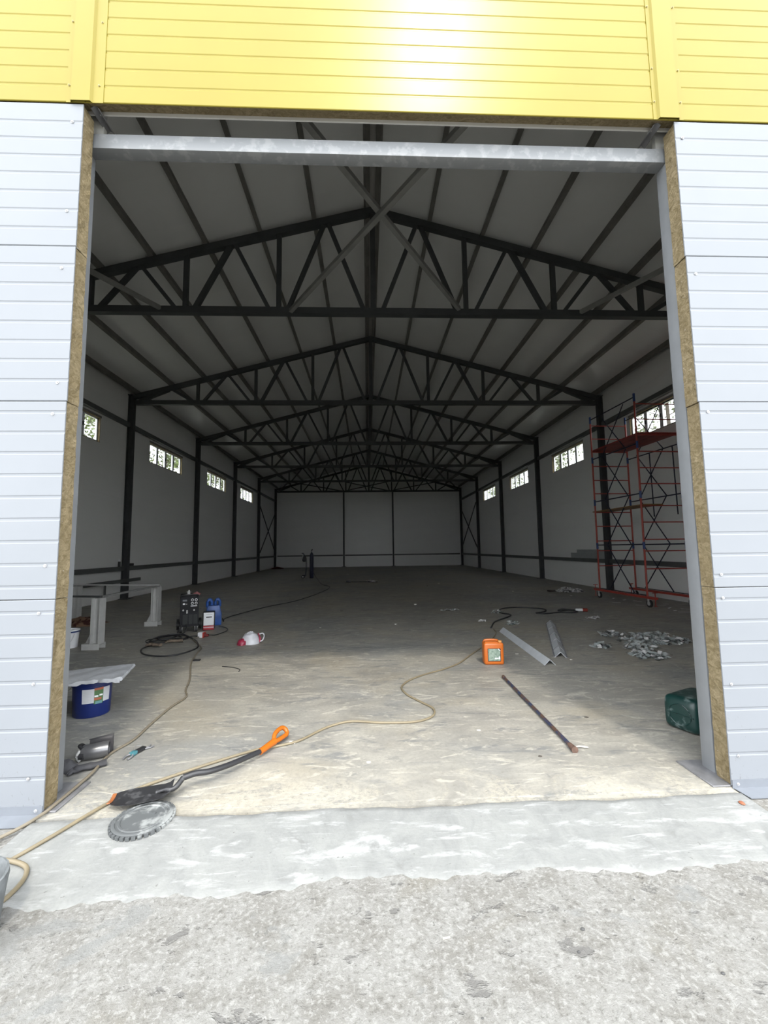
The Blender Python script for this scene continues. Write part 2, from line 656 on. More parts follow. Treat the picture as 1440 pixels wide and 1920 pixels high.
# yellow band above: three fields between cover strips, rows up to the gable
ROWS = [4.962, 6.10, 7.24, 7.60, 8.55, 9.42, 10.0]
XF = [(-9.07, -2.245), (-2.243, 2.2), (2.202, 9.07)]
for r in range(6):
    z0, z1 = ROWS[r], ROWS[r + 1]
    ribs = [z0 + 0.135 + 0.1425 * k for k in range(int((z1 - z0 - 0.05) / 0.1425))][::-1]
    for (a, bb) in XF:
        def lim(z, a=a, bb=bb):
            w = max(0.0, (10.02 - z) / 0.265)
            return max(a, -w), min(bb, w)
        lo, hi = lim(z0)
        l2, h2 = lim(z1)
        if hi - lo < 0.01:
            continue
        b = MB()

        def x0f(z, lim=lim, a=a, bb=bb):
            l, h = lim(z)
            return l if h > l else (a if a > 0 else bb)

        def x1f(z, lim=lim, a=a, bb=bb):
            l, h = lim(z)
            return h if h > l else (a if a > 0 else bb)
        skin(b, z1 - 0.002, z0 + 0.002, ribs, x0f, x1f)
        p = b.build('panel', YELLOW, wf)
        # core and inner skin follow the same trapezium
        low = r == 0
        cz0, cz1 = z0 + 0.02, z0 + (0.068 if low else 0.02)
        c = MB()
        l0, h0, l1, h1 = x0f(z0), x1f(z0), x0f(z1), x1f(z1)
        c.add([(l0, 0.0105, cz0), (h0, 0.0105, cz0), (h0, PT - 0.011, cz1), (l0, PT - 0.011, cz1), (l1, 0.0105, z1), (h1, 0.0105, z1), (h1, PT - 0.011, z1), (l1, PT - 0.011, z1)],
              [(0, 3, 2, 1), (4, 5, 6, 7), (0, 1, 5, 4), (1, 2, 6, 5), (2, 3, 7, 6), (3, 0, 4, 7)])
        c.build('insulation_core', WOOL, p)
        c = MB()
        iz = z0 + (0.042 if low else 0.0)
        c.add([(l0, PT - 0.011, iz), (h0, PT - 0.011, iz), (h0, PT, iz), (l0, PT, iz), (l1, PT - 0.011, z1), (h1, PT - 0.011, z1), (h1, PT, z1), (l1, PT, z1)],
              [(0, 3, 2, 1), (4, 5, 6, 7), (0, 1, 5, 4), (1, 2, 6, 5), (2, 3, 7, 6), (3, 0, 4, 7)])
        c.build('inner_skin', BRIGHTSKIN, p)
# cover strips over the vertical joints of the yellow band
for (a, b_, c_, d_, zb) in ((-2.378, -2.347, -2.187, -2.112, 4.955), (2.076, 2.105, 2.283, 2.318, 4.958)):
    st = MB()
    prof = [(a, -0.001), (a, -0.004), (b_, -0.004), (b_ + 0.012, -0.022), (c_ - 0.012, -0.022), (c_, -0.004), (d_, -0.004), (d_, -0.001), (c_ - 0.002, -0.001), (c_ - 0.014, -0.018), (b_ + 0.014, -0.018), (b_ + 0.002, -0.001)]
    n = len(prof)
    vs = [(x, y, zb) for x, y in prof] + [(x, y, 9.25) for x, y in prof]
    st.add(vs, [(i, (i + 1) % n, n + (i + 1) % n, n + i) for i in range(n)] + [tuple(range(n)), tuple(range(n, 2 * n))])
    st.build('cover_strip', YELLOW, wf)


def screw(x, z, mt, y=-0.001, r=0.011):
    b = MB()
    b.cyl((0, 0, 0), (0, -0.0025, 0), r, 10)
    b.cyl((0, -0.0025, 0), (0, -0.008, 0), r * 0.55, 6)
    return b.build('screw', mt, wf, loc=(x, y, z))


s0 = None
SL = [(-2.327, 4.798), (-2.328, 4.096), (-2.341, 3.661), (-2.324, 2.821), (-2.344, 2.598), (-2.334, 1.562), (-2.357, 1.252), (-2.364, 0.801), (-2.362, 0.217)]
SR = [(2.297, 4.808), (2.311, 3.685), (2.315, 2.613), (2.311, 1.432), (2.308, 1.268), (2.316, 0.679), (2.322, 0.205)]
SY = [(-2.361, 5.091), (-2.145, 5.094), (-2.361, 5.62), (-2.145, 5.62), (2.088, 5.947), (2.090, 5.396), (2.090, 5.108), (2.301, 5.948), (2.301, 5.386), (2.301, 5.107)]
for x, z in SL + SR:
    screw(x, z, SCREW)
for x, z in SY:
    screw(x, z, YSCREW, y=-0.004, r=0.008)
# base flashing
for side in (-1, 1):
    b = MB()
    x0, x1 = sorted((2.262 * side, 9.07 * side))
    b.box(x0, x1, -0.006, -0.001, -0.005, 0.052)
    lip0 = 2.275 * side
    a = [(2.268 * side, -0.006, -0.002), (9.07 * side, -0.006, -0.002), (9.07 * side, -0.10, -0.016), (2.30 * side, -0.10, -0.016)]
    b.poly(a, 0.004)
    b.build('base_flashing', FLASHGREY, wf)
    screw((2.30) * side, 0.026, SCREW, y=-0.006)

# door frame: posts and lintel, base plates, end brackets
for side, nm in ((-1, 'trim_1'), (1, 'trim_2')):
    t = struct(nm, 'grey steel door post standing on a floor plate, ' + ('beside the blue pail' if side < 0 else 'beside the green canister'), (2.272 if side > 0 else -2.325, 0.215, 0), cat='door post')
    b = MB()
    b.box(min(0, 0.16 * side), max(0, 0.16 * side), -0.065, 0.05, 0.012, 4.80)
    b.build('post', POST, t, bevel=0.006, seg=2)
    x0, x1 = sorted((-0.135 * side, 0.26 * side))
    MB().box(x0, x1, -0.205, 0.135, 0.0, 0.012).build('base_plate', PLATE, t, bevel=0.002, seg=1)
t = struct('trim_3', 'scuffed grey steel lintel beam across the top of the doorway', (0, 0.22, 4.754), cat='lintel')
MB().box(-2.46, 2.46, -0.068, 0.037, 0.0, 0.122).build('beam', BEAMTOP, t, bevel=0.008, seg=2)
for side in (-1, 1):
    MB().angle((2.215 * side if side < 0 else 2.153, -0.16, 0.262), (2.215 * side if side < 0 else 2.153, 0.036, 0.262), 0.045, 0.006).build('bracket', PLATE, t)
    MB().box(min(2.235 * side, 2.36 * side), max(2.235 * side, 2.36 * side), -0.02, 0.02, 0.122, 0.36).build('cleat', LGREY, t)
    MB().box(min(2.275 * side, 9.0 * side), max(2.275 * side, 9.0 * side), -0.08, 0.02, 0.36, 0.46).build('wall_rail', STEEL, t)

# ------------------------------------------------------------------ side and back walls
ZR = [0.0, 1.19, 2.38, 3.57, 4.72, 6.06, 6.9, 7.66]
BAYS = [(PT, 6.34)] + [(6.34 + 6 * k, 12.34 + 6 * k) for k in range(4)] + [(30.34, 36.68)]
WY = {1: (7.90, 10.78), 2: (13.88, 16.80), 3: (19.88, 22.86), 4: (25.88, 28.95)}
WZ = (5.24, 6.06)
OW = 8.93


def side_wall(side):
    w = struct('wall_left' if side < 0 else 'wall_right', 'plain grey sandwich panel long wall with high windows, ' + ('behind the welding set' if side < 0 else 'behind the red scaffold'), cat='wall')
    x0, x1 = sorted((OW * side, (OW + PT) * side))
    cache = {}
    for bi, (y0, y1) in enumerate(BAYS):
        for r in range(7):
            z0, z1 = ZR[r], ZR[r + 1]
            win = (r == 4 and bi in WY)
            b = MB()
            if win:
                a, c = WY[bi]
                b.box(x0, x1, y0, a, z0, z1)
                b.box(x0, x1, c, y1, z0, z1)
                b.box(x0, x1, a, c, z0, WZ[0])
                b.build('panel', INNER, w)
            else:
                b.box(x0, x1, y0, y1, z0, z1)
                b.build('panel', INNER, w, bevel=0.003, seg=1)
    return w


for side in (-1, 1):
    side_wall(side)

wb = struct('wall_back', 'plain grey sandwich panel end wall of the hall', cat='wall')
BZ = [0.0, 1.19, 2.38, 3.57, 4.72, 6.06, 7.61, 8.55, 9.37, 10.0]
for r in range(9):
    z0, z1 = BZ[r], BZ[r + 1]
    for a, c in ((-9.06, -2.41), (-2.41, 2.27), (2.27, 9.06)):
        def lim(z):
            wd = max(0.0, (10.02 - z) / 0.265)
            return max(a, -wd), min(c, wd)
        l0, h0 = lim(z0)
        l1, h1 = lim(z1)
        if h0 - l0 < 0.01:
            continue
        if h1 < l1:
            l1 = h1 = (a if a > 0 else c)
        b = MB()
        b.add([(l0, 36.55, z0), (h0, 36.55, z0), (h0, 36.68, z0), (l0, 36.68, z0), (l1, 36.55, z1), (h1, 36.55, z1), (h1, 36.68, z1), (l1, 36.68, z1)],
              [(0, 3, 2, 1), (4, 5, 6, 7), (0, 1, 5, 4), (1, 2, 6, 5), (2, 3, 7, 6), (3, 0, 4, 7)])
        b.build('panel', INNER, wb)

# roof panels, laid ridge to eave
roof = struct('ceiling', 'pale grey sandwich panel roof seen from below, ridge along the hall', cat='ceiling')
N = 31
y0, y1 = -0.12, 36.86
sl = math.sqrt(1 + 0.265 ** 2)
me_r = {}
for side in (-1, 1):
    w = (y1 - y0) / N
    for i in range(N):
        if side not in me_r:
            b = MB()
            xe = 9.35 * side
            xs = 0.0
            zr, ze = 9.96, 9.96 - 0.265 * 9.35
            h = 0.15
            b.add([(xs, 0, zr), (xe, 0, ze), (xe, w, ze), (xs, w, zr), (xs, 0, zr + h), (xe, 0, ze + h), (xe, w, ze + h), (xs, w, zr + h)],
                  [(0, 3, 2, 1), (4, 5, 6, 7), (0, 1, 5, 4), (1, 2, 6, 5), (2, 3, 7, 6), (3, 0, 4, 7)])
            o = b.build('panel', CEIL, roof)
            me_r[side] = o.data
        else:
            o = bpy.data.objects.new('panel', me_r[side])
            C.objects.link(o)
            o.parent = roof
        o.location = (0, y0 + w * i, 0)
MB().box(-0.10, 0.10, 0.15, 36.5, 9.90, 9.945).build('ridge_strip', BRIGHTSKIN, roof)

# ------------------------------------------------------------------ windows
REVEAL = WOOL
ALU = mat('white_window_frame', (0.72, 0.74, 0.75), 0.4)
ORD = {1: 'first', 2: 'second', 3: 'third', 4: 'fourth', 5: 'fifth', 6: 'sixth'}
wn = 0
for side in (-1, 1):
    for k in (1, 2, 3, 4):
        wn += 1
        a, c = WY[k]
        t = struct('window_%d' % wn, 'high four-light window, %s from the doorway %s' % (ORD[k], 'on the wall behind the welding set' if side < 0 else 'on the scaffold wall'), (OW * side, (a + c) / 2, WZ[0]), cat='window')
        L = (c - a) / 2
        H = WZ[1] - WZ[0]
        o1, o2 = sorted((0.065 * side, 0.125 * side))
        fw = 0.05
        b = MB()
        b.box(o1, o2, -L + .02, L - .02, 0.012, 0.012 + fw)
        b.box(o1, o2, -L + .02, L - .02, H - .012 - fw, H - .012)
        b.box(o1, o2, -L + .02, -L + .02 + fw, 0.012, H - .012)
        b.box(o1, o2, L - .02 - fw, L - .02, 0.012, H - .012)
        fr = b.build('frame', ALU, t)
        lw = (2 * L - 0.04) / 4
        for j in (1, 2, 3):
            yc = -L + .02 + lw * j
            mu = MB()
            mu.box(o1, o2, yc - 0.075, yc - 0.02, 0.06, H - .06)
            mu.box(o1, o2, yc + 0.02, yc + 0.075, 0.06, H - .06)
            mu.box(o1 + .015, o2 - .015, yc - 0.02, yc + 0.02, 0.06, H - .06)
            mu.build('mullion', ALU, t)
            MB().box(min(0.045 * side, 0.066 * side), max(0.045 * side, 0.066 * side), yc - 0.012, yc + 0.012, H * .45, H * .6).build('latch', BLACKP, fr)
        for j in range(4):
            ya = -L + .02 + lw * j + 0.06
            MB().box(min(0.09 * side, 0.098 * side), max(0.09 * side, 0.098 * side), ya, ya + lw - 0.12, 0.055, H - .055).build('pane', GLASS, t)
        rv = MB()
        r1, r2 = sorted((-0.002 * side, 0.13 * side))
        rv.box(r1, r2, -L, -L + .02, 0, H)
        rv.box(r1, r2, L - .02, L, 0, H)
        rv.box(r1, r2, -L, L, H - .012, H)
        rv.box(r1, r2, -L, L, 0, .012)
        rv.build('reveal', REVEAL, t)
        hd = MB()
        h1, h2 = sorted((-0.006 * side, -0.0 * side))
        hd.box(h1, h2, -L - .03, L + .05, H, H + 0.07)
        hd.build('head_trim', BRACE, t)

# ------------------------------------------------------------------ steel frame
SIDE = {-1: 'welding-set side', 1: 'scaffold side'}


def zt_(x):
    return 9.76 - 0.265 * abs(x)


def make_truss():
    t = thing('roof_truss', 'x', 'roof truss', (0, 6.34, 0), group='roof trusses')
    for s in (-1, 1):
        d = 0.08 * sl
        MB().prism([(-.07, -.08), (.07, -.08), (.07, .08), (-.07, .08)], (0, 0, zt_(0) - d), (8.79 * s, 0, zt_(8.79) - d)).build('top_chord', STEEL, t)
    MB().box(-8.68, 8.68, -.075, .075, 7.07, 7.22).build('bottom_chord', STEEL, t)
    MB().beam((0, 0, 7.2), (0, 0, zt_(0) - .1), .12, .10, (0, 1, 0)).build('king_post', STEEL, t)
    for s in (-1, 1):
        for x in (2.19, 4.31, 6.44):
            MB().beam((x * s, 0, 7.2), (x * s, 0, zt_(x) - .12), .10, .10, (0, 1, 0)).build('vertical', STEEL, t)
        nodes = [0.0, 2.19, 4.31, 6.44]
        tops = [1.09, 3.25, 5.37]
        for i in range(3):
            b0, b1, tp = nodes[i], nodes[i + 1], tops[i]
            MB().beam(((b0 + .22) * s, 0, 7.2), ((tp - .05) * s, 0, zt_(tp) - .14), .09, .09, (0, 1, 0)).build('diagonal', STEEL, t)
            MB().beam(((b1 - .22) * s, 0, 7.2), ((tp + .05) * s, 0, zt_(tp) - .14), .09 + .02 * (i % 2), .09, (0, 1, 0)).build('diagonal', STEEL, t)
        MB().beam((6.64 * s, 0, 7.2), (7.4 * s, 0, zt_(7.4) - .14), .09, .09, (0, 1, 0)).build('diagonal', STEEL, t)
        MB().beam((8.55 * s, 0, 7.2), (7.5 * s, 0, zt_(7.5) - .14), .11, .11, (0, 1, 0)).build('diagonal', STEEL, t)
    return t


tr = make_truss()
TL = {1: 'first dark roof truss behind the doorway, crossed by grey braces', 2: 'second dark steel roof truss from the doorway', 3: 'third dark steel roof truss from the doorway',
      4: 'fourth dark steel roof truss from the doorway', 5: 'fifth dark steel roof truss, next before the end wall', 6: 'last dark steel roof truss against the end wall'}
tr['label'] = TL[1]
for k in range(2, 7):
    dup(tr, (0, 6.34 + 6 * (k - 1), 0), TL[k])


def make_column():
    t = thing('steel_column', 'x', 'column', (0, 0, 0), group='wall columns')
    MB().ibeam((0, 0, 0.02), (0, 0, 7.42), .16, .20, .014, .02, up=(1, 0, 0)).build('shaft', STEEL, t)
    MB().box(-.22, .14, -.19, .19, 0, .02).build('base_plate', STEEL, t)
    MB().box(-.14, .14, -.11, .11, 7.40, 7.43).build('cap_plate', STEEL, t)
    return t


first = True
col0 = make_column()
for k in range(1, 7):
    for s in (-1, 1):
        lab = 'dark steel wall column under the %s truss from the doorway on the %s' % (ORD[k], SIDE[s])
        loc = (8.82 * s, 6.34 + 6 * (k - 1), 0)
        if first:
            col0.location = loc
            col0.rotation_euler = (0, 0, math.pi)
            col0['label'] = lab
            first = False
        else:
            dup(col0, loc, lab, rz=0 if s > 0 else math.pi)
# end wall posts
for x, lab in ((-2.41, 'dark steel post on the end wall behind the gas cylinder side'), (2.27, 'dark steel post on the end wall nearer the scaffold wall')):
    t = thing('end_wall_post', lab, 'column', (x, 36.42, 0))
    MB().ibeam((0, 0, 0.02), (0, 0, 7.06), .14, .18, .012, .016, up=(0, 1, 0)).build('shaft', STEEL, t)
    MB().box(-.2, .2, -.15, .11, 0, .03).build('base_plate', STEEL, t)

# purlins
PX = [0.13, 1.38, 2.65, 3.89, 5.11, 6.27, 7.45, 8.70]
PN = ['ridge', 'second', 'third', 'fourth', 'fifth', 'sixth', 'seventh', 'eave']
for s in (-1, 1):
    for i, x in enumerate(PX):
        z = zroof(x) - 0.1 - 0.003
        b = MB().prism([(-.045, -.1), (.045, -.1), (.045, .1), (-.045, .1)], (0, 0.16, 0), (0, 36.5, 0), up=(0.265 * s / sl, 0, 1 / sl))
        o = b.build('purlin', PURLIN, loc=(x * s, 0, z))
        nm = {'ridge': 'ridge purlin, beside the roof peak', 'eave': 'eave purlin along the wall head'}.get(PN[i], '%s purlin counted from the ridge' % PN[i])
        tag(o, 'olive grey roof %s on the %s' % (nm, SIDE[s]), 'purlin', 'roof purlins')

# girts
COLY = [6.34 + 6 * k for k in range(6)]
for s in (-1, 1):
    for lev, zc in (('low', 1.07), ('high', 6.27)):
        ys = [PT] + COLY
        for i in range(6):
            a = ys[i] + (0.11 if i else 0.02)
            c = ys[i + 1] - 0.11
            x0, x1 = sorted((8.79 * s, 8.92 * s))
            o = MB().box(x0, x1, a, c, zc - .075, zc + .075).build('wall_girt', GIRT)
            tag(o, '%s dark wall girt in the %s bay from the doorway on the %s' % (lev, ORD[i + 1], SIDE[s]), 'girt', 'wall girts')
for i, (a, c) in enumerate(((-8.64, -2.5), (-2.32, 2.18), (2.36, 8.64))):
    o = MB().box(a, c, 36.42, 36.54, 1.02, 1.14).build('wall_girt', GIRT)
    tag(o, ['low end wall girt behind the gas cylinder', 'low end wall girt between the two end posts', 'low end wall girt meeting the scaffold wall'][i], 'girt', 'wall girts')

# bracing in the first and last bays
WR = [(-1.9, 6.25, 2.3, 0.3), (2.0, 6.25, -2.2, 0.3), (-4.84, 6.25, -8.4, 0.3), (4.9, 6.25, 8.4, 0.3)]
WLB = ['grey cross brace from the ridge truss foot slanting over the doorway towards the scaffold side', 'grey cross brace slanting over the doorway towards the welding-set side',
       'grey brace from the first truss to the front corner on the welding-set side', 'grey brace from the first truss to the front corner on the scaffold side']
for i, (xa, ya, xb, yb) in enumerate(WR):
    zz = 7.155 + (0.05 if i == 1 else -0.045 if i == 0 else 0)
    o = MB().beam((xa, ya, zz), (xb, yb, zz), 0.085, 0.08).build('cross_brace', BRACE)
    tag(o, WLB[i], 'brace', 'roof bracing')
for i, (xa, xb) in enumerate(((-2.1, 2.1), (2.1, -2.1), (-6.4, -2.3), (6.4, 2.3), (-6.5, -8.6), (6.5, 8.6))):
    zz = 7.13 + 0.09 * (i % 2)
    o = MB().beam((xa, 30.45, zz), (xb, 36.25, zz), 0.07, 0.07).build('cross_brace', STEEL)
    tag(o, ['thin dark last bay brace crossing under the ridge to the scaffold side', 'thin dark last bay brace crossing under the ridge to the cylinder side', 'thin dark last bay brace from the quarter span to the cylinder-side end post', 'thin dark last bay brace from the quarter span to the scaffold-side end post', 'thin dark last bay brace into the corner on the cylinder side', 'thin dark last bay brace into the corner on the scaffold side'][i], 'brace', 'last bay roof braces')
for s in (-1, 1):
    for j, (za, zb) in enumerate(((5.35, 1.45), (1.45, 5.35))):
        dx = 0.04 * (1 if j else -1)
        o = MB().beam((8.77 * s + dx, 30.46, za), (8.77 * s + dx, 36.22, zb), 0.06, 0.07).build('wall_brace', STEEL)
        tag(o, 'dark wall brace of the last bay %s, %s towards the end wall' % (SIDE[s], 'falling' if j == 0 else 'rising'), 'brace', 'last bay wall braces')

# front gable rail that carries the brace ends
o = MB().box(-8.6, 8.6, PT + .002, PT + .102, 7.08, 7.23).build('gable_rail', STEEL)
tag(o, 'dark horizontal rail on the inner face of the front gable', 'rail')

# ------------------------------------------------------------------ scaffold tower
sc = thing('scaffold_tower', 'red and blue rolling scaffold tower with two board decks by the long wall', 'scaffold', (7.28, 8.05, 0), 0.0476)
W, LN = 1.22, 2.1
LEVEL = [0.27, 1.64, 3.03, 4.42, 5.74]
RUNG = [1.01, 1.49, 1.80, 2.27, 2.72, 3.33, 3.77, 4.23, 4.70, 5.14, 5.58]
for yy in (0, LN):
    fr = None
    for xx in (0, W):
        ps = MB().cyl((xx, yy, 0.28), (xx, yy, 5.76), 0.025, 10).build('post', RED, sc, smooth=40)
        for z in LEVEL[1:]:
            MB().cyl((xx, yy, z - 0.1), (xx, yy, z + (0.1 if z < 5.5 else 0.13)), 0.031, 10).build('sleeve', BLUEP, ps, smooth=40)
    for z in RUNG:
        MB().cyl((0, yy, z), (W, yy, z), 0.0165, 8).build('rung', RED, sc, smooth=40)
for xx in (0, W):
    for z in LEVEL[1:]:
        MB().cyl((xx, 0, z + 0.03), (xx, LN, z + 0.03), 0.018, 8).build('rail', NAVY, sc, smooth=40)
    lows = [0.32] + [z + 0.03 for z in LEVEL[1:-1]]
    highs = [z + 0.03 for z in LEVEL[1:]]
    for z0, z1 in zip(lows, highs):
        dx = 0.02 if xx == 0 else -0.02
        MB().cyl((xx + dx, LN * .25, z0), (xx + dx, LN * .77, z1), 0.0155, 6).build('brace', NAVY, sc, smooth=40)
        MB().cyl((xx + 2 * dx, LN * .77, z0 + .02), (xx + 2 * dx, LN * .25, z1 - .02), 0.0155, 6).build('brace', NAVY, sc, smooth=40)
    bb = MB().box(xx - .04, xx + .04, -0.33, LN + 0.28, 0.225, 0.285).build('base_beam', RED, sc)
    MB().cyl((xx, 0.0, 0.31), (xx, LN, 0.31), 0.012, 6).build('base_rail', NAVY, sc)
    for ye in (-0.28, LN + 0.23):
        MB().cyl((xx, ye, 0.06), (xx, ye, 0.40), 0.012, 8).cyl((xx - .07, ye, 0.40), (xx + .07, ye, 0.40), 0.011, 6).cyl((xx, ye, 0.05), (xx, ye, 0.06), 0.045, 10).build('jack_screw', RED, bb)
    for ye in (-0.06, LN + 0.02):
        wh = MB().cyl((xx - .022, ye, 0.1), (xx + .022, ye, 0.1), 0.1, 20).build('wheel', RUBBER, sc, smooth=40)
        MB().cyl((xx - .026, ye, 0.1), (xx + .026, ye, 0.1), 0.055, 14).build('hub', LGREY, wh, smooth=40)
        MB().box(xx - .035, xx - .027, ye - .03, ye + .03, 0.08, 0.225).box(xx + .027, xx + .035, ye - .03, ye + .03, 0.08, 0.225).build('fork', LGREY, wh)
for i in range(4):
    a = 0.0 + W * i / 4 + 0.01
    MB().box(a, a + W / 4 - .02, -0.06, LN + 0.06, 4.715, 4.755).build('upper_deck_board', DKRED, sc)
PLY = mat('plywood', (0.24, 0.14, 0.06), 0.7, var=0.2, vscale=3)
for i in range(2):
    a = 0.02 + 0.3 * i
    MB().box(a, a + 0.28, -0.05, LN + 0.18, 2.735, 2.765).build('lower_deck_board', PLY, sc)
for y_ in (0.25, 1.15):  # two thin dark upright bars between the tower and the wall
    MB().beam((W + .05, y_, 2.5), (W + .05, y_ + 0.03, 4.46), 0.022, 0.022).build('thin_dark_pole', NAVY, sc)

# grey sheets stacked on the girt behind the scaffold
for i, (ya, yb, z1) in enumerate(((12.46, 15.15, 1.36), (12.46, 14.7, 1.50))):
    o = MB().box(8.80 + .04 * i, 8.83 + .04 * i, ya, yb, 1.147, z1).build('sheet_offcut', mat('grey_sheet_%d' % i, (0.30, 0.32, 0.32), 0.5, var=.05))
    tag(o, ['long low grey sheet offcut standing on the girt', 'shorter taller grey sheet offcut standing on the girt'][i] + ' by the scaffold', 'sheet')

# ------------------------------------------------------------------ welding set corner
tb = thing('trestle_frame', 'light grey welded steel trestle frame with I-section legs on channel feet', 'trestle', (-4.85, 4.6, 0))


def leg(x, y):
    lg = MB().ibeam((x, y, 0.09), (x, y, 0.86), 0.16, 0.15, 0.012, 0.016, up=(1, 0, 0)).build('leg', LGREY, tb)
    ft = MB()
    ft.box(x - .20, x + .09, y - .09, y - .08, 0.0, 0.1)
    ft.box(x - .20, x + .09, y + .08, y + .09, 0.0, 0.1)
    ft.box(x - .20, x + .09, y - .08, y + .08, 0.09, 0.1)
    ft.build('foot', LGREY, lg)
    MB().poly([(x - .19, y - .005, .1), (x - .085, y - .005, .1), (x - .085, y - .005, .32)], .01, (0, 1, 0)).build('gusset', LGREY, lg)


leg(0.0, 0.0)
leg(-0.10, 2.17)
leg(-2.1, 0.5)
leg(-2.2, 2.7)
DULL = mat('dull_grey_bar', (0.22, 0.22, 0.215), 0.5, var=.15)
for p, q, mt in (((0.03, 0.0, .878), (-0.07, 2.2, .878), DULL), ((-0.05, 2.17, .895), (-2.35, 2.75, .895), LGREY), ((0.05, -.02, .885), (-2.3, .55, .885), STEEL)):
    MB().beam(p, q, 0.07, 0.03).build('top_bar', mt, tb)
o = MB().beam((-5.35, 4.86, 0.0), (-5.12, 4.90, 0.0), 0.09, 0.05).build('red_block', RED, loc=(-0.55, 0.1, 0.93))
tag(o, 'small red block lying on the trestle bar', 'block')
# brown cloth behind the trestle
CLOTH = mat('brown_cloth', (0.20, 0.12, 0.075), 0.9, col2=(0.06, 0.015, 0.012), lo=.5, hi=.58, vscale=6)


def rag(name, cx, cy, rx, ry, h, mt, label, cat, seed, n=14, z0=0.004):
    rnd = random.Random(seed)
    ph = [(rnd.uniform(-9, 9), rnd.uniform(-9, 9), rnd.uniform(0, 6)) for _ in range(7)]
    vs, fs = [], []
    for j in range(n + 1):
        for i in range(n + 1):
            u, v = 2 * i / n - 1, 2 * j / n - 1
            r = math.sqrt(u * u + v * v)
            k = 1.0 + .18 * math.sin(3 * math.atan2(v, u) + seed) + .1 * math.sin(7 * math.atan2(v, u))
            x, y = u * rx * k, v * ry * k
            hh = max(0.0, 1 - r * r * .7) * h
            w = sum(abs(math.sin(a * u + b * v + c)) for a, b, c in ph) / 7
            vs.append((x, y, max(0.0, hh * (0.35 + w))))
    for j in range(n):
        for i in range(n):
            a = j * (n + 1) + i
            fs.append((a, a + 1, a + n + 2, a + n + 1))
    top = len(vs)
    vs2 = vs + [(x, y, -0.003) for x, y, z in vs]
    fs2 = fs + [tuple(reversed([i + top for i in f])) for f in fs]
    rim = [i for i in range(n + 1)] + [j * (n + 1) + n for j in range(1, n + 1)] + [n * (n + 1) + i for i in range(n - 1, -1, -1)] + [j * (n + 1) for j in range(n - 1, 0, -1)]
    for a, b in zip(rim, rim[1:] + rim[:1]):
        fs2.append((a, a + top, b + top, b))
    o = MB().add(vs2, fs2).build(name, mt, smooth=60, loc=(cx, cy, z0))
    return tag(o, label, cat)


rag('brown_cloth', -6.75, 7.1, 0.42, 0.25, 0.16, CLOTH, 'crumpled brown and dark red cloth on the floor behind the trestle', 'cloth', 5)
# white paint bucket by the jamb
t = thing('paint_bucket', 'white paint bucket with blue rim behind the door post', 'bucket', (-5.42, 4.75, 0))
MB().lathe([(.125, 0), (.145, .29), (.152, .29), (.152, .31), (.14, .31), (.135, .29), (.12, .29)], 24).build('body', WHITE, t, smooth=40)
MB().lathe([(.153, .265), (.156, .285), (.15, .287)], 24).build('rim', BLUEP, t, smooth=40)
MB().tube([(.152 * math.cos(a), -.152 * abs(math.sin(a)) * .4 - .1, .25 - .2 * math.sin(a)) for a in [math.pi * k / 12 for k in range(13)]], .003, 6).build('handle', SCREW, t)

# welding machine
WG = mat('charcoal_panel', (0.022, 0.022, 0.025), 0.65, spec=.2, var=.1)
t = thing('welding_machine', 'black upright welding machine on wheels with dials and a top tray', 'welder', (-3.93, 6.1, 0), 0.40)
MB().box(-.175, .175, -.25, .30, .12, .74).build('cabinet', WG, t, bevel=.012)
pn = MB().box(-.165, .165, -.262, -.25, .40, .72).build('control_panel', mat('panel_black', (0.014, 0.014, 0.017), .6, spec=.2), t)
for x in (.05, .12):
    for z in (.655, .585):
        MB().cyl((x, -.262, z), (x, -.268, z), .026, 16).build('dial_ring', WHITE, pn)
        MB().cyl((x, -.268, z), (x, -.285, z), .018, 14).build('dial', BLACKP, pn)
MB().box(.02, .14, -.265, -.262, .525, .540).build('white_mark', WHITE, pn)
MB().box(-.13, -.05, -.265, -.262, .63, .665).build('display', mat('display_grey', (.12, .13, .15), .2), pn)
MB().box(-.125, -.085, -.265, -.262, .565, .595).build('white_mark', WHITE, pn)
MB().box(-.07, -.045, -.265, -.262, .57, .58).build('white_mark', LGREY, pn)
for x, z in ((-.115, .455), (-.045, .44), (.085, .45), (-.045, .405)):
    MB().cyl((x, -.262, z), (x, -.285, z), .016, 12).build('socket', LGREY, pn)
for x0, x1 in ((-.12, -.03), (-.01, .06), (.075, .15)):
    MB().box(x0, x1, -.256, -.25, .17, .36).build('vent', mat('vent_grey', (.035, .038, .038), .6, spec=.2), t)
hb = MB().tube(smooth_path([(-.15, -.27, .72), (-.15, -.30, .755), (0, -.31, .765), (.15, -.30, .755), (.15, -.27, .72)], 5), .012, 8).build('handle', BLACKP, t, smooth=50)
for x in (-.15, .13):
    w_ = MB().cyl((x - .022, -.20, .062), (x + .022, -.20, .062), .062, 18).build('wheel', RUBBER, t, smooth=40)
    MB().cyl((x - .026, -.20, .062), (x + .026, -.20, .062), .035, 12).build('hub', WHITE, w_)
    MB().box(x - .03, x + .03, -.23, -.17, .09, .125).build('fork', LGREY, w_)
for x in (-.215, .215):
    w_ = MB().cyl((x - .025, .22, .11), (x + .025, .22, .11), .11, 20).build('wheel', RUBBER, t, smooth=40)
    MB().cyl((x - .03, .22, .11), (x + .03, .22, .11), .05, 12).build('hub', BLACKP, w_)
MB().box(-.24, .24, .10, .35, .10, .13).build('chassis', BLACKP, t)
t = thing('wire_spool', 'small grey wire spool lying on top of the welding machine', 'spool', (-3.93, 6.05, .742))
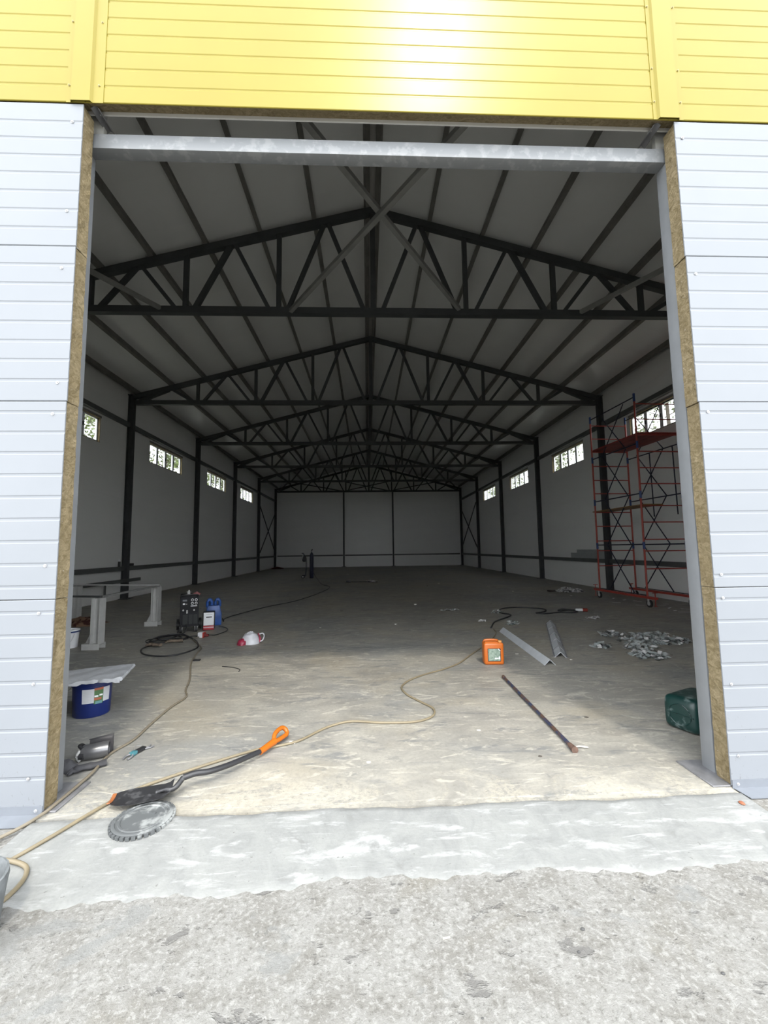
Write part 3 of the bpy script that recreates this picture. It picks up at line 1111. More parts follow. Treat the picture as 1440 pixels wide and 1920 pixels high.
MB().lathe([(.06, 0), (.06, .01), (.03, .012), (.03, .06), (.05, .062), (.05, .07), (.02, .07), (.015, .1)], 18).build('core', LGREY, t, smooth=40)
rag('pink_cloth', -3.785, 6.11, .07, .06, .05, mat('pink_cloth', (.32, .13, .13), .9), 'crumpled pink rag on top of the welding machine', 'cloth', 9, n=8, z0=.744)

# inverter and blue case
t = thing('welding_inverter', 'small white and red fronted portable welding inverter', 'welder', (-3.52, 6.08, 0), 0.34)
MB().box(-.12, .12, .01, .34, .03, .36).build('case', BLACKP, t, bevel=.02)
MB().box(-.10, .10, -.012, .01, .105, .365).build('front_panel', WHITE, t, bevel=.006)
MB().box(-.104, .104, -.016, .01, .01, .10).build('base_band', mat('inverter_red', (.36, .03, .045), .4), t, bevel=.006)
MB().box(-.10, .10, -.02, -.016, .055, .066).build('white_band', WHITE, t)
MB().box(-.05, .06, -.016, -.012, .262, .282).build('dark_mark', BLACKP, t)
MB().box(-.05, .07, -.015, -.012, .32, .33).build('grey_mark', LGREY, t)
BLU = mat('bright_blue_plastic', (.02, .075, .28), .4, var=.25, vscale=9)
t = thing('blue_case', 'bright blue plastic case standing behind the small inverter', 'case', (-3.66, 6.72, 0), 0.36)
MB().prism([(-.17, 0), (.17, 0), (.17, .26), (.13, .44), (-.12, .44), (-.17, .26)], (0, -.14, 0), (0, .14, 0)).build('body', BLU, t, bevel=.03)
for x in (-.08, .085):
    MB().tube(smooth_path([(x - .045, 0, .40), (x - .04, -.01, .52), (x, -.01, .565), (x + .04, -.01, .52), (x + .045, 0, .40)], 5), .034, 8).build('handle', BLU, t, smooth=60)

# leads in a coil, torch gloves, socket
BLKC = mat('black_cable', (.022, .022, .024), .5)
GREYC = mat('dusty_cable', (.12, .115, .10), .6)
BEIGE = mat('beige_hose', (.20, .165, .105), .5, var=.15, vscale=3)
DRAB = mat('drab_hose', (.175, .15, .11), .55, var=.15, vscale=3)


def cable(name, pts, r, mt, label, cat='cable', z=None, sub=8, n=8, parent=None):
    P = []
    for p in pts:
        P.append((p[0], p[1], p[2] if len(p) > 2 else r + 0.001))
    o = MB().tube(smooth_path(P, sub), r, n).build(name, mt, parent, smooth=60)
    if label:
        tag(o, label, cat)
    return o


cable('welding_lead', [(-3.95, 5.80, .16), (-3.97, 5.68, .05), (-3.9, 5.45), (-4.05, 5.2), (-4.2, 5.35, .03), (-4.0, 5.5, .035), (-3.75, 5.35), (-3.9, 5.05, .04), (-4.2, 5.05), (-4.12, 5.3, .05), (-3.85, 5.5, .05), (-3.55, 5.3),
                       (-3.28, 4.9), (-3.1, 4.45), (-3.2, 4.05), (-3.46, 3.93), (-3.8, 4.1), (-4.02, 4.47), (-3.98, 4.8)], .0125, BLKC, 'thick black welding lead coiled on the floor before the welding machine')
cable('earth_lead', [(-3.86, 5.82, .18), (-3.84, 5.66, .04), (-4.05, 5.45), (-4.3, 5.2), (-4.15, 4.95), (-3.75, 5.0), (-3.6, 5.3), (-3.9, 5.6), (-4.2, 5.45), (-4.0, 5.1), (-3.7, 5.2), (-3.6, 5.45), (-3.48, 5.45), (-3.4, 5.40), (-3.41, 5.38)], .009, BLKC, 'thin black lead from the welding machine to the white socket')
GLV = mat('brown_leather', (.17, .13, .095), .8, var=.25, vscale=10)


def glove(name, x, y, rz, mt, label, sc_=1.0, z=0.0):
    t = thing(name, label, 'glove', (x, y, z), rz)
    b = MB()
    vs = smooth_path([(0, -.20, .035), (0, -.12, .04), (0, -.05, .05), (0, .02, .05), (0, .06, .035)], 4)
    b.tube([v * sc_ for v in vs], [(.055 - .006 * math.sin(i * .9)) * sc_ for i in range(len(vs))], 12, flat=.6)
    b.build('palm', mt, t, smooth=70)
    for k in range(4):
        xx = -.04 + .027 * k
        ln = (.085, .10, .095, .07)[k]
        P = smooth_path([(xx, .03, .04), (xx * 1.15, .03 + ln * .5, .05), (xx * 1.3, .03 + ln, .022)], 3)
        MB().tube([p * sc_ for p in P], [.016 * sc_] * (len(P) - 1) + [.009 * sc_], 8).build('finger', mt, t, smooth=70)
    P = smooth_path([(.045, -.05, .035), (.085, -.01, .035), (.09, .03, .02)], 3)
    MB().tube([p * sc_ for p in P], [.018 * sc_] * (len(P) - 1) + [.011 * sc_], 8).build('thumb', mt, t, smooth=70)
    MB().tube([Vector((0, -.20, .035)) * sc_, Vector((0, -.27, .036)) * sc_], [.058 * sc_, .066 * sc_], 12, flat=.55).build('cuff', mt, t, smooth=50)
    return t


glove('work_glove', -3.72, 4.85, 2.0, GLV, 'brown leather work glove lying on the coiled welding lead', .72, z=.02)
glove('work_glove', -3.95, 4.62, 1.4, GLV, 'tan leather work glove at the edge of the cable coil', .68, z=.02)
t = thing('cable_socket', 'white and red cable socket with plug on the floor before the inverter', 'socket', (-3.385, 5.37, 0), -.2)
MB().box(-.055, .045, -.045, .045, 0, .10).build('body', WHITE, t, bevel=.012)
MB().box(.045, .065, -.047, .047, 0, .102).build('ring', mat('socket_red', (.40, .05, .04), .4), t, bevel=.006)
MB().cyl((.065, 0, .045), (.14, .01, .04), .034, 12, r2=.022).build('plug', mat('plug_maroon', (.15, .02, .02), .5), t, smooth=40)
cable('inverter_lead', [(-3.25, 5.40, .035), (-3.17, 5.55), (-3.10, 5.9), (-3.16, 6.16), (-3.27, 6.25, .03), (-3.36, 6.22, .06)], .0095, BLKC, 'black lead looping from the plug to the small inverter')
cable('gas_cable', [(-3.53, 6.95, .1), (-3.56, 7.1), (-3.66, 7.55), (-3.5, 8.3), (-3.1, 9.5), (-2.6, 10.5), (-2.25, 11.8), (-2.0, 13.2), (-1.85, 14.6), (-1.9, 15.8), (-2.25, 16.6), (-2.6, 18.2), (-2.95, 20.3), (-3.2, 21.3, .1), (-3.33, 21.5, .3)], .012, BLKC, 'long black cable running from the inverter to the gas cylinder')
cable('power_cord', [(-3.42, 5.33, .02), (-3.45, 5.15), (-3.05, 4.5), (-2.95, 4.1), (-2.80, 3.5), (-2.5, 2.75), (-2.36, 2.3), (-2.25, 2.05), (-2.28, 1.75), (-2.27, 1.35), (-2.25, 1.0), (-2.30, .75), (-2.245, .45, .022), (-2.232, .28, .024), (-2.232, .08, .022), (-2.243, -.02, .016), (-2.31, -.17, .006), (-2.50, -.38, -.008), (-2.8, -.6, -.011)], .0105, DRAB, 'drab power cord running from the socket past the pail and round the door post')
cable('yellow_hose', [(2.32, 5.5), (2.25, 5.12), (1.9, 4.4), (1.40, 3.62), (1.09, 3.13), (.82, 2.86), (.56, 2.67), (.33, 2.45), (.20, 2.2), (.23, 1.95), (.36, 1.70), (.46, 1.52), (.45, 1.36), (.36, 1.25), (.2, 1.19), (-.08, 1.2), (-.355, 1.25), (-.52, 1.18), (-.64, 1.07), (-.75, .93), (-.84, .85), (-.98, .79), (-1.12, .745), (-1.4, .56), (-1.62, .39), (-1.82, .21), (-1.93, .02), (-2.03, -.22), (-2.16, -.43, -.004), (-2.32, -.62, -.010), (-2.5, -.72, -.011)], .0105, BEIGE, 'yellowish hose snaking from the hall floor over the threshold under the shovel', 'hose')
cable('hose_loop', [(-2.5, -.30, -.010), (-2.3, -.345, -.008), (-2.19, -.385, .0), (-2.09, -.415, .006), (-2.00, -.455, .004), (-1.955, -.52, .0), (-1.945, -.60, -.006), (-1.97, -.68, -.010), (-2.1, -.8, -.011), (-2.3, -.86, -.011)], .0115, BEIGE, 'loop of yellowish hose on the apron next to the grey bucket', 'hose')

# white and red plastic bag
t = thing('plastic_bag', 'crumpled white and crimson plastic bag lying on the floor past the cable coil', 'plastic bag', (-2.29, 4.76, 0), .22)
BAGW = mat('bag_white', (.55, .55, .58), .35, var=.08, vscale=8)
CRIM = mat('bag_crimson', (.27, .02, .05), .4, var=.3, vscale=10)


def blob(rx, ry, h, seed, n=22, m_=12):
    rnd_ = random.Random(seed)
    ph = [(rnd_.uniform(-3, 3), rnd_.uniform(2, 6), rnd_.uniform(0, 6)) for _ in range(6)]
    vs, fs = [], []
    for j in range(m_ + 1):
        th = math.pi * .5 * j / m_
        for i in range(n):
            a = 2 * math.pi * i / n
            w = sum(abs(math.sin(p_[0] * a + p_[1] * th + p_[2])) for p_ in ph) / 6
            r = (.82 + .30 * w)
            vs.append((rx * math.cos(a) * math.cos(th) * r, ry * math.sin(a) * math.cos(th) * r, max(0, h * math.sin(th) ** .8 * (.75 + .4 * w))))
    for j in range(m_):
        for i in range(n):
            fs.append((j * n + i, j * n + (i + 1) % n, (j + 1) * n + (i + 1) % n, (j + 1) * n + i))
    fs.append(tuple(range(n))[::-1])
    return vs, fs


b = MB()
b.add(*blob(.15, .13, .20, 61))
b.build('bag_body', BAGW, t, smooth=35)
b = MB()
vs, fs = blob(.085, .09, .10, 62)
b.add([(x - .135, y - .06, z) for x, y, z in vs], fs)
b.build('crimson_base', CRIM, t, smooth=35)
MB().tube(smooth_path([(.13, .0, .17), (.16, -.01, .10), (.165, -.03, .02)], 4), .018, 8, flat=.7).build('crimson_band', CRIM, t, smooth=60)
MB().tube(smooth_path([(.15, .0, .15), (.21, .01, .16), (.235, .0, .12), (.21, -.02, .05), (.165, -.03, .03)], 4), .012, 8).build('handle', BAGW, t, smooth=60)

# gas cylinder on a hand truck
DB = mat('dark_blue_cylinder', (.012, .014, .04), .4)
t = thing('gas_cylinder', 'dark blue gas cylinder standing far back in the hall', 'gas cylinder', (-3.46, 21.6, 0))
MB().lathe([(.105, 0), (.115, .02), (.115, 1.25), (.10, 1.38), (.05, 1.47), (.03, 1.5)], 20).build('body', DB, t, smooth=40)
MB().cyl((0, 0, 1.5), (0, 0, 1.6), .02, 10).cyl((-.05, 0, 1.57), (.05, 0, 1.57), .015, 8).build('valve', PLATE, t)
MB().cyl((0, 0, 1.6), (.04, 0, 1.68), .03, 10).build('regulator', BLACKP, t)
t = thing('hand_truck', 'dark two-wheeled hand truck leaning beside the gas cylinder', 'hand truck', (-3.78, 21.5, 0))
for y in (-.15, .15):
    MB().tube(smooth_path([(-.02, y, .12), (.03, y, .7), (.0, y, 1.15), (-.15, y, 1.42), (-.22, y, 1.45)], 5), .016, 8).build('rail', NAVY, t, smooth=50)
    w_ = MB().cyl((-.14, y - .03, .10), (-.14, y + .03, .10), .10, 18).build('wheel', RUBBER, t, smooth=40)
    MB().cyl((-.14, y - .034, .10), (-.14, y + .034, .10), .04, 10).build('hub', LGREY, w_)
for z in (.35, .7, 1.1):
    MB().cyl((.02, -.15, z), (.02, .15, z), .012, 8).build('crossbar', NAVY, t)
MB().box(-.02, .16, -.17, .17, .0, .02).box(-.14, .0, -.15, .15, .09, .11).build('toe_plate', PLATE, t)
t = thing('grey_helmet', 'grey and black welding helmet hung on the hand truck', 'helmet', (-3.86, 21.4, .95))
MB().lathe([(.06, 0), (.12, .05), (.15, .15), (.14, .25), (.08, .33), (.02, .35)], 16, sx=.9, sy=.9).build('shell', BLACKP, t, smooth=60)
MB().poly([(-.17, -.12, .16), (-.10, -.14, .36), (-.02, -.12, .40), (-.09, -.14, .14)], .02, (0, -1, 0)).build('shield', LGREY, t)

# long-handled broom and film further back
t = thing('floor_broom', 'long-handled broom lying across the far floor', 'broom', (-1.15, 17.95, 0), -.13)
MB().cyl((.1, 0, .03), (1.45, 0, .022), .014, 8).build('handle', BLACKP, t)
MB().box(-.12, .12, -.09, .09, .0, .09).build('head', BLACKP, t, bevel=.02)


def heap(name, spots, n, size, h, mts, label, seed, cat='plastic wrap'):
    """loose heap of curled strips of film"""
    rnd = random.Random(seed)
    cx = sum(s_[0] for s_ in spots) / len(spots)
    cy = sum(s_[1] for s_ in spots) / len(spots)
    t = thing(name, label, cat, (cx, cy, 0))
    for mi, mt in enumerate(mts):
        b = MB()
        for q in range(n if mi == 0 else n // (3 + mi)):
            sx, sy, sr = rnd.choice(spots)
            a, rr = rnd.uniform(0, 6.28), sr * math.sqrt(rnd.random())
            x, y = sx + rr * math.cos(a) - cx, sy + rr * math.sin(a) * .8 - cy
            zb = h * rnd.random() * max(.1, 1 - rr / sr) 
            d = rnd.uniform(0, 6.28)
            ln, wd = size * rnd.uniform(.5, 1.4), size * rnd.uniform(.15, .5)
            ca, sa = math.cos(d), math.sin(d)
            k = 4
            vs = []
            ph, amp = rnd.uniform(0, 6), size * rnd.uniform(.1, .35)
            tw = rnd.uniform(-1.2, 1.2)
            for i in range(k + 1):
                u = (i / k - .5) * ln
                zz = zb + amp * (1 + math.sin(ph + 3.2 * i / k)) * .5
                for v in (-.5, .5):
                    w_ = v * wd
                    vs.append((x + ca * u - sa * w_, y + sa * u + ca * w_, max(.003, zz + w_ * math.sin(tw + i) * .6)))
            b.add(vs, [(2 * i, 2 * i + 1, 2 * i + 3, 2 * i + 2) for i in range(k)])
        o = b.build(['film', 'pale_film', 'dark_scrap'][mi], mt, t, smooth=60)
        o['kind'] = 'stuff'
    return t


heap('plastic_wrap_heap', [(4.95, 4.55, .35), (4.65, 4.4, .4), (4.4, 4.15, .35), (4.15, 3.75, .25), (4.0, 3.35, .25), (4.25, 4.75, .2), (3.95, 3.2, .18), (5.1, 4.15, .18), (3.6, 3.9, .12), (4.8, 4.1, .3)], 420, .13, .09, [FILM, WFILM, DFILM], 'sprawling heap of clear crumpled plastic wrap on the floor', 11)
heap('plastic_wrap_scrap', [(2.82, 6.0, .1), (2.98, 6.05, .12), (2.95, 6.25, .1)], 50, .09, .06, [FILM, WFILM, DFILM], 'small clear plastic wrap scrap beside the end of the yellow hose', 12)
heap('plastic_wrap_scrap', [(3.05, 7.55, .14), (3.1, 7.8, .1)], 36, .09, .07, [FILM, WFILM, DFILM], 'small dark and clear wrap scrap next to the cable loop', 13)
heap('plastic_wrap_scrap', [(1.92, 8.1, .16), (2.1, 8.15, .1)], 30, .1, .04, [FILM, WFILM], 'flat pale wrap scrap alone in the middle of the floor', 14)
heap('plastic_wrap_scrap', [(4.85, 6.5, .12), (5.0, 6.55, .1)], 28, .1, .05, [WFILM, FILM], 'white wrap scrap in front of the red plug', 15)
heap('plastic_wrap_scrap', [(2.3, 6.35, .1), (2.4, 6.5, .06)], 18, .1, .03, [WFILM], 'white wrap scrap behind the orange canister', 25)
heap('white_wrap_pile', [(6.85, 11.95, .2), (7.1, 11.95, .25), (7.35, 11.9, .2)], 170, .16, .2, [WFILM, FILM, DFILM], 'pile of white strapping and wrap near the scaffold foot', 16)
heap('plastic_wrap_scrap', [(-.1, 17.9, .15), (.1, 17.9, .15)], 60, .14, .14, [WFILM], 'white wrap heaped on the broom handle', 17)
o = MB().box(-.2, .2, -.12, .12, 0, .06).build('dark_scrap', mat('burnt_scrap', (.03, .02, .015), .8), bevel=.03, loc=(6.6, 12.2, 0))
tag(o, 'dark brown scrap beside the white wrap pile', 'scrap')

# strips of trim under the scaffold
ST = [(7.49, 9.96), (7.58, 9.55), (7.83, 8.32), (7.69, 7.82), (7.5, 7.38), (7.55, 7.12), (7.9, 8.9), (7.75, 9.2), (8.1, 8.5), (7.95, 7.6), (6.6, 10.9), (7.0, 9.0), (6.1, 11.2), (7.3, 8.4), (8.3, 9.3)]
rnd = random.Random(4)
for i, (x, y) in enumerate(ST):
    t_ = MB().poly([(-.12, -.02, .0), (.12, -.025, .0), (.125, .015, .004), (-.11, .02, .003)], .004).build('trim_strip', WHITE, loc=(x, y, .001))
    t_.rotation_euler = (0, 0, rnd.uniform(0, 3.1))
    t_.scale = (rnd.uniform(.5, 1.2), rnd.uniform(.7, 1.3), 1)
    tag(t_, 'short white offcut strip littering the floor around the scaffold', 'offcut', 'white offcuts by the scaffold')

# extension cord loops with red plug
cable('extension_cord', [(2.30, 5.62), (2.6, 6.3), (3.1, 6.9), (3.25, 7.2), (3.12, 7.45), (3.15, 7.8), (3.4, 8.2), (3.75, 8.35), (4.1, 8.25), (4.4, 8.0), (4.3, 7.6), (3.95, 7.35), (4.2, 7.25), (4.6, 7.4), (4.85, 7.3), (5.05, 7.45), (4.95, 7.7), (4.65, 7.65), (4.85, 7.9), (5.1, 7.7)], .016, BLKC, 'dusty extension cord looped on the floor in front of the scaffold')
t = thing('red_plug', 'white and dark red plug at the end of the extension cord', 'plug', (5.2, 7.5, 0), -.25)
MB().cyl((-.16, 0, .045), (0, 0, .045), .034, 12).build('collar', WHITE, t, smooth=40)
MB().cyl((0, 0, .045), (.11, 0, .045), .045, 12).build('body', mat('plug_red', (.22, .03, .02), .4), t, smooth=40)
MB().cyl((.11, 0, .045), (.28, 0, .015), .03, 10, r2=.008).build('tail', GREYC, t, smooth=40)

# two angle profiles
GAL = mat('galvanised_steel', (.50, .52, .54), .45, metal=.1, var=.06)
c = .05
o = MB().angle((2.45, 5.30, .083), (2.33, 2.95, .083), .115, .006).build('steel_angle', GAL)
tag(o, 'long plain grey steel angle lying on the floor beside the orange canister', 'steel angle')
t = thing('ribbed_angle', 'shorter steel angle with cross ribs lying beside the plain one', 'steel angle', (0, 0, 0))
p, q = Vector((3.70, 6.0, .083)), Vector((2.66, 3.33, .083))
MB().angle(p, q, .115, .006).build('profile', GAL, t)
dd = (q - p).normalized()
sv = dd.cross(Vector((0, 0, 1))).normalized()
for k in range(5):
    cc = p + (q - p) * (0.06 + .2 * k)
    MB().angle(cc - dd * .012 + Vector((0, 0, .01)), cc + dd * .012 + Vector((0, 0, .01)), .13, .012).build('rib', PLATE, t)
for s_ in (-1, 1):
    MB().beam(p + sv * .088 * s_ - Vector((0, 0, .078)), q + sv * .088 * s_ - Vector((0, 0, .078)), .02, .01).build('flange', PLATE, t)

# pipe
PIPE = mat('rusty_blue_pipe', (.032, .042, .085), .5, metal=.2, col2=(.095, .055, .04), lo=.45, hi=.57, vscale=6)
t = thing('steel_pipe', 'slim blue and rust steel pipe lying on the floor', 'pipe', (1.47, 1.48, 0))
P0, P1 = Vector((.03, .95, .022)), Vector((-.02, -.93, .022))
MB().cyl(P0, P1, .0155, 14).build('tube', PIPE, t, smooth=40)
RUST = mat('rust', (.10, .058, .042), .8, var=.3, vscale=20)
dv = (P1 - P0).normalized()
MB().cyl(P0 - dv * .01, P0 + dv * .05, .021, 14).build('end_collar', RUST, t, smooth=40)
MB().cyl(P1 - dv * .08, P1 + dv * .015, .019, 14, r2=.027).build('end_collar', RUST, t, smooth=40)

# orange canister
OR = mat('orange_plastic', (.44, .105, .011), .35, var=.06)
t = thing('orange_canister', 'orange plastic canister with a green printed label standing on the floor', 'canister', (1.58, 3.12, 0), -.06)
b = MB()
b.box(-.138, .138, -.085, .085, 0, .30)
bd = b.build('body', OR, t, bevel=.03, seg=3)
MB().box(-.12, .06, -.06, .02, .30, .312).build('neck_shelf', OR, t)
MB().tube(smooth_path([(-.11, .045, .29), (-.10, .045, .312), (-.02, .045, .318), (.07, .045, .312), (.085, .045, .29)], 5), .018, 8).build('grip', OR, t, smooth=60)
MB().cyl((.1, -.02, .29), (.1, -.02, .325), .026, 16).build('cap', mat('cap_orange', (.50, .25, .08), .4), t, smooth=40)
MB().box(-.09, .09, -.0875, -.084, .05, .225).build('label_border', BLACKP, t)
lb = MB()
lb.add([(-.083, -.089, .06), (.083, -.089, .06), (.083, -.089, .19), (.055, -.089, .219), (-.083, -.089, .219), (-.083, -.086, .06), (.083, -.086, .06), (.083, -.086, .19), (.055, -.086, .219), (-.083, -.086, .219)],
       [(0, 1, 2, 3, 4), (9, 8, 7, 6, 5), (0, 5, 6, 1), (1, 6, 7, 2), (2, 7, 8, 3), (3, 8, 9, 4), (4, 9, 5, 0)])
lb.build('label', mat('green_print', (.13, .19, .15), .5, col2=(.24, .30, .25), lo=.4, hi=.6, vscale=40), t)
MB().box(.005, .055, -.0905, -.089, .085, .1).box(.062, .08, -.0905, -.089, .08, .115).build('label_patch', WHITE, t)
MB().poly([(.052, -.0905, .222), (.058, -.0905, .225), (.088, -.0905, .197), (.082, -.0905, .19)], .002, (0, 1, 0)).build('label_fold', WHITE, t)

# green canister
GR = mat('dark_green_plastic', (.004, .026, .023), .38, col2=(.11, .15, .145), lo=.53, hi=.70, vscale=11)
t = thing('green_canister', 'dark green dusty plastic canister lying behind the door post', 'canister', (2.76, .93, 0), .42)
b = MB().box(-.22, .24, -.15, .15, 0.0, .29)
bd = b.build('body', GR, t, bevel=.075, seg=4)
MB().tube([(-.2215, .09 * math.cos(a), .145 + .09 * math.sin(a)) for a in [2 * math.pi * k / 20 for k in range(20)]], .005, 6, closed=True).build('end_ring', GR, t)
MB().beam((-.2225, -.11, .145), (-.2225, .11, .145), .006, .008).build('mould_seam', GR, t)
MB().cyl((.235, .06, .2), (.275, .06, .2), .03, 14).build('cap', BLACKP, t)

# blue pail with wrapped board on top
PB = mat('blue_pail_plastic', (.008, .019, .115), .35, var=.12, vscale=5)
t = thing('blue_pail', 'oval dark blue plastic pail with a printed paper label', 'pail', (-3.035, 1.66, 0), .30)
MB().lathe([(.152, 0), (.162, .012), (.174, .30), (.181, .302), (.182, .335), (.168, .34), (.164, .362), (.1, .368)], 36, sx=1.0, sy=.84).build('body', PB, t, smooth=35)
LBW, LBG, LBO = mat('label_paper', (.50, .51, .54), .6), mat('label_green', (.06, .14, .05), .5), mat('label_orange', (.36, .10, .05), .5)
LBT = mat('label_teal', (.12, .25, .26), .5)


def decal(a0, a1, z0, z1, name, mt, off=.0015):
    n = 10
    vs = []
    for z in (z0, z1):
        r = .162 + (z - .012) * (.012 / .288) + off
        for i in range(n + 1):
            a = math.radians(a0 + (a1 - a0) * i / n)
            vs.append((r * math.cos(a), r * .84 * math.sin(a), z))
        for i in range(n + 1):
            a = math.radians(a0 + (a1 - a0) * i / n)
            vs.append(((r - .002) * math.cos(a), (r - .002) * .84 * math.sin(a), z))
    m_ = n + 1
    fs = []
    for i in range(n):
        fs.append((i, i + 1, 2 * m_ + i + 1, 2 * m_ + i))
        fs.append((m_ + i, m_ + i + 1, 3 * m_ + i + 1, 3 * m_ + i))
        fs.append((i, i + 1, m_ + i + 1, m_ + i))
        fs.append((2 * m_ + i, 2 * m_ + i + 1, 3 * m_ + i + 1, 3 * m_ + i))
    MB().add(vs, fs).build(name, mt, t, smooth=50)


decal(-107, -20, 0.145, 0.282, 'label', LBW)
decal(-72, -45, 0.132, 0.288, 'label_print', LBG, .0025)
decal(-72, -45, 0.266, 0.288, 'label_print', LBO, .0032)
decal(-72, -50, 0.170, 0.192, 'label_print', LBO, .0032)
decal(-68, -48, 0.132, 0.158, 'label_print', LBT, .0032)
decal(-71, -60, 0.200, 0.216, 'label_print', WHITE, .0034)
decal(-57, -47, 0.206, 0.222, 'label_print', WHITE, .0034)
for z in (.14, .155, .17, .185, .2, .215, .23):
    decal(-104, -78, z + .02, z + .023, 'label_line', LGREY, .0026)
MB().tube([(-.185 + .05 * (1 - math.sin(a)) - .05, -.02 + .1 * math.cos(a), .29 - .07 * math.sin(a)) for a in [math.pi * k / 10 for k in range(11)]], .003, 6).build('handle', SCREW, t)

FOIL = mat('white_foil', (.42, .43, .45), .3, spec=.6, var=.1, vscale=14, bump=.5, bscale=18, bdist=.006)
t = thing('wrapped_board', 'white foil-wrapped insulation board resting on the blue pail', 'board', (-3.1, 1.65, .369))
back = [Vector((-3.62, 1.72, 0)), Vector((-3.2, 1.85, 0)), Vector((-2.80, 1.965, 0))]
front = [Vector((-3.5, 1.30, 0)), Vector((-3.05, 1.385, 0)), Vector((-2.655, 1.475, 0))]
bb_, ff_ = smooth_path(back, 12), smooth_path(front, 12)
rw = random.Random(14)
nu, nv = len(bb_) - 1, 10
vs, fs = [], []
for j in range(nv + 1):
    for i in range(nu + 1):
        q_ = bb_[i].lerp(ff_[i], j / nv)
        edge = j >= nv - 1
        z = .038 + .005 * math.sin(9 * q_.x + 5 * q_.y) + .004 * math.sin(23 * q_.x - 17 * q_.y) + rw.uniform(-.0025, .0025)
        if edge:
            q_ = q_ + Vector((0, rw.uniform(-.018, .012), 0))
            z += rw.uniform(-.018, .004)
        vs.append((q_.x + 3.1, q_.y - 1.65, z))
for j in range(nv):
    for i in range(nu):
        a_ = j * (nu + 1) + i
        fs.append((a_, a_ + 1, a_ + nu + 2, a_ + nu + 1))
nb_ = len(vs)
vs += [(x, y, 0.0 if i < nb_ - nu - 1 else rw.uniform(-.012, .006)) for i, (x, y, z) in enumerate(vs[:nb_])]
fs += [tuple(reversed([i + nb_ for i in f])) for f in fs[:]]
rim = [i for i in range(nu + 1)] + [j * (nu + 1) + nu for j in range(1, nv + 1)] + [nv * (nu + 1) + i for i in range(nu - 1, -1, -1)] + [j * (nu + 1) for j in range(nv - 1, 0, -1)]
for a_, c_ in zip(rim, rim[1:] + rim[:1]):
    fs.append((a_, a_ + nb_, c_ + nb_, c_))
MB().add(vs, fs).build('core', FOIL, t, smooth=30)
rr = random.Random(8)
b = MB()
P = []
for i in range(14):
    u = i / 13
    P.append(Vector((-.38 + .30 * u, -.345 + .10 * u + rr.uniform(-.012, .012), .008 + rr.uniform(-.02, .012))))
b.tube(P, [.03 + rr.uniform(-.008, .012) for _ in P], 7)
b.build('crumpled_edge', FOIL, t)
b = MB()
P = [Vector((.30 + .145 * u, .313 - .488 * u, .02 + rr.uniform(-.004, .004))) for u in [k / 9 for k in range(10)]]
b.tube(P, [.021 + rr.uniform(-.004, .004) for _ in P], 6)
b.build('torn_edge', FOIL, t)

# face mask, gloves and clamp by the post
MASK = mat('silver_grey_shell', (.16, .16, .165), .28, metal=.6, var=.1)
t = thing('welding_mask', 'silver grey welding mask with a square dark visor on the floor', 'mask', (-2.40, .71, 0), .38)
vs, fs = [], []
n = 18
for j, (x, r) in enumerate(((-.085, .05), (-.07, .056), (.02, .058), (.10, .058))):
    for i in range(n + 1):
        a = math.radians(-70 + 320 * i / n)
        vs.append((x, r * math.cos(a), .058 + r * math.sin(a)))
for j in range(3):
    for i in range(n):
        a = j * (n + 1) + i
        fs.append((a, a + 1, a + n + 2, a + n + 1))
nb = len(vs)
vs += [(x, y * .92, .058 + (z - .058) * .92) for x, y, z in vs[:nb]]
fs += [tuple(reversed([i + nb for i in f])) for f in fs[:]]
for i in range(n):
    fs.append((i, i + nb, i + 1 + nb, i + 1))
    k = 3 * (n + 1)
    fs.append((k + i, k + i + 1, k + i + 1 + nb, k + i + nb))
MB().add(vs, fs).build('shell', MASK, t, smooth=50)
MB().poly([(-.05, .062, .0), (.115, .062, .0), (.118, .075, .145), (-.045, .075, .128)], .005, (0, 1, 0)).build('visor', mat('visor_dark', (.05, .048, .05), .18, spec=.7), t)
MB().tube([(-.05, .068, .128), (.118, .078, .145), (.116, .07, .002)], .004, 6).build('visor_frame', BLACKP, t)
MB().tube(smooth_path([(-.075, -.03, .10), (-.10, .0, .115), (-.09, .05, .10), (-.06, .06, .06)], 5), .013, 8).build('headband', BLACKP, t, smooth=60)
MB().cyl((-.09, -.045, .05), (-.06, -.052, .05), .022, 14).build('knob', BLACKP, t)
MB().tube(smooth_path([(-.09, -.03, .09), (-.11, -.035, .05), (-.09, -.03, .01)], 4), .011, 8).build('white_pad', LGREY, t, smooth=60)
DG = mat('dark_grey_cloth', (.05, .05, .055), .85, var=.25, vscale=12)
glove('work_glove', -2.37, .50, 2.2, DG, 'dark grey work glove lying before the welding mask', .62)
rag('dark_cloth', -2.50, .53, .085, .07, .075, DG, 'crumpled dark grey cloth against the door post', 'cloth', 21, n=10)

TEAL = mat('teal_plastic', (.06, .19, .22), .4)
t = thing('spring_clamp', 'black and teal spring clamp lying on the floor', 'clamp', (-2.10, .77, 0), -.23)
MB().box(-.022, .022, -.055, -.01, .006, .032).build('teal_grip', TEAL, t, bevel=.006)
MB().poly([(-.02, -.012, .006), (.022, -.012, .006), (.03, .075, .004), (-.01, .08, .004)], .022).build('body', BLACKP, t, bevel=.004)
for s_ in (-1, 1):
    MB().tube(smooth_path([(.012 * s_, -.05, .018), (.026 * s_, -.08, .015), (.02 * s_, -.115, .01)], 4), .007, 8).build('jaw', PLATE, t, smooth=60)
MB().tube(smooth_path([(.005, .07, .012), (.03, .1, .01), (.02, .135, .009)], 4), .007, 8).build('handle', PLATE, t, smooth=60)
MB().tube(smooth_path([(.02, .06, .012), (.05, .09, .01), (.055, .13, .008)], 4), .006, 8).build('handle', PLATE, t, smooth=60)
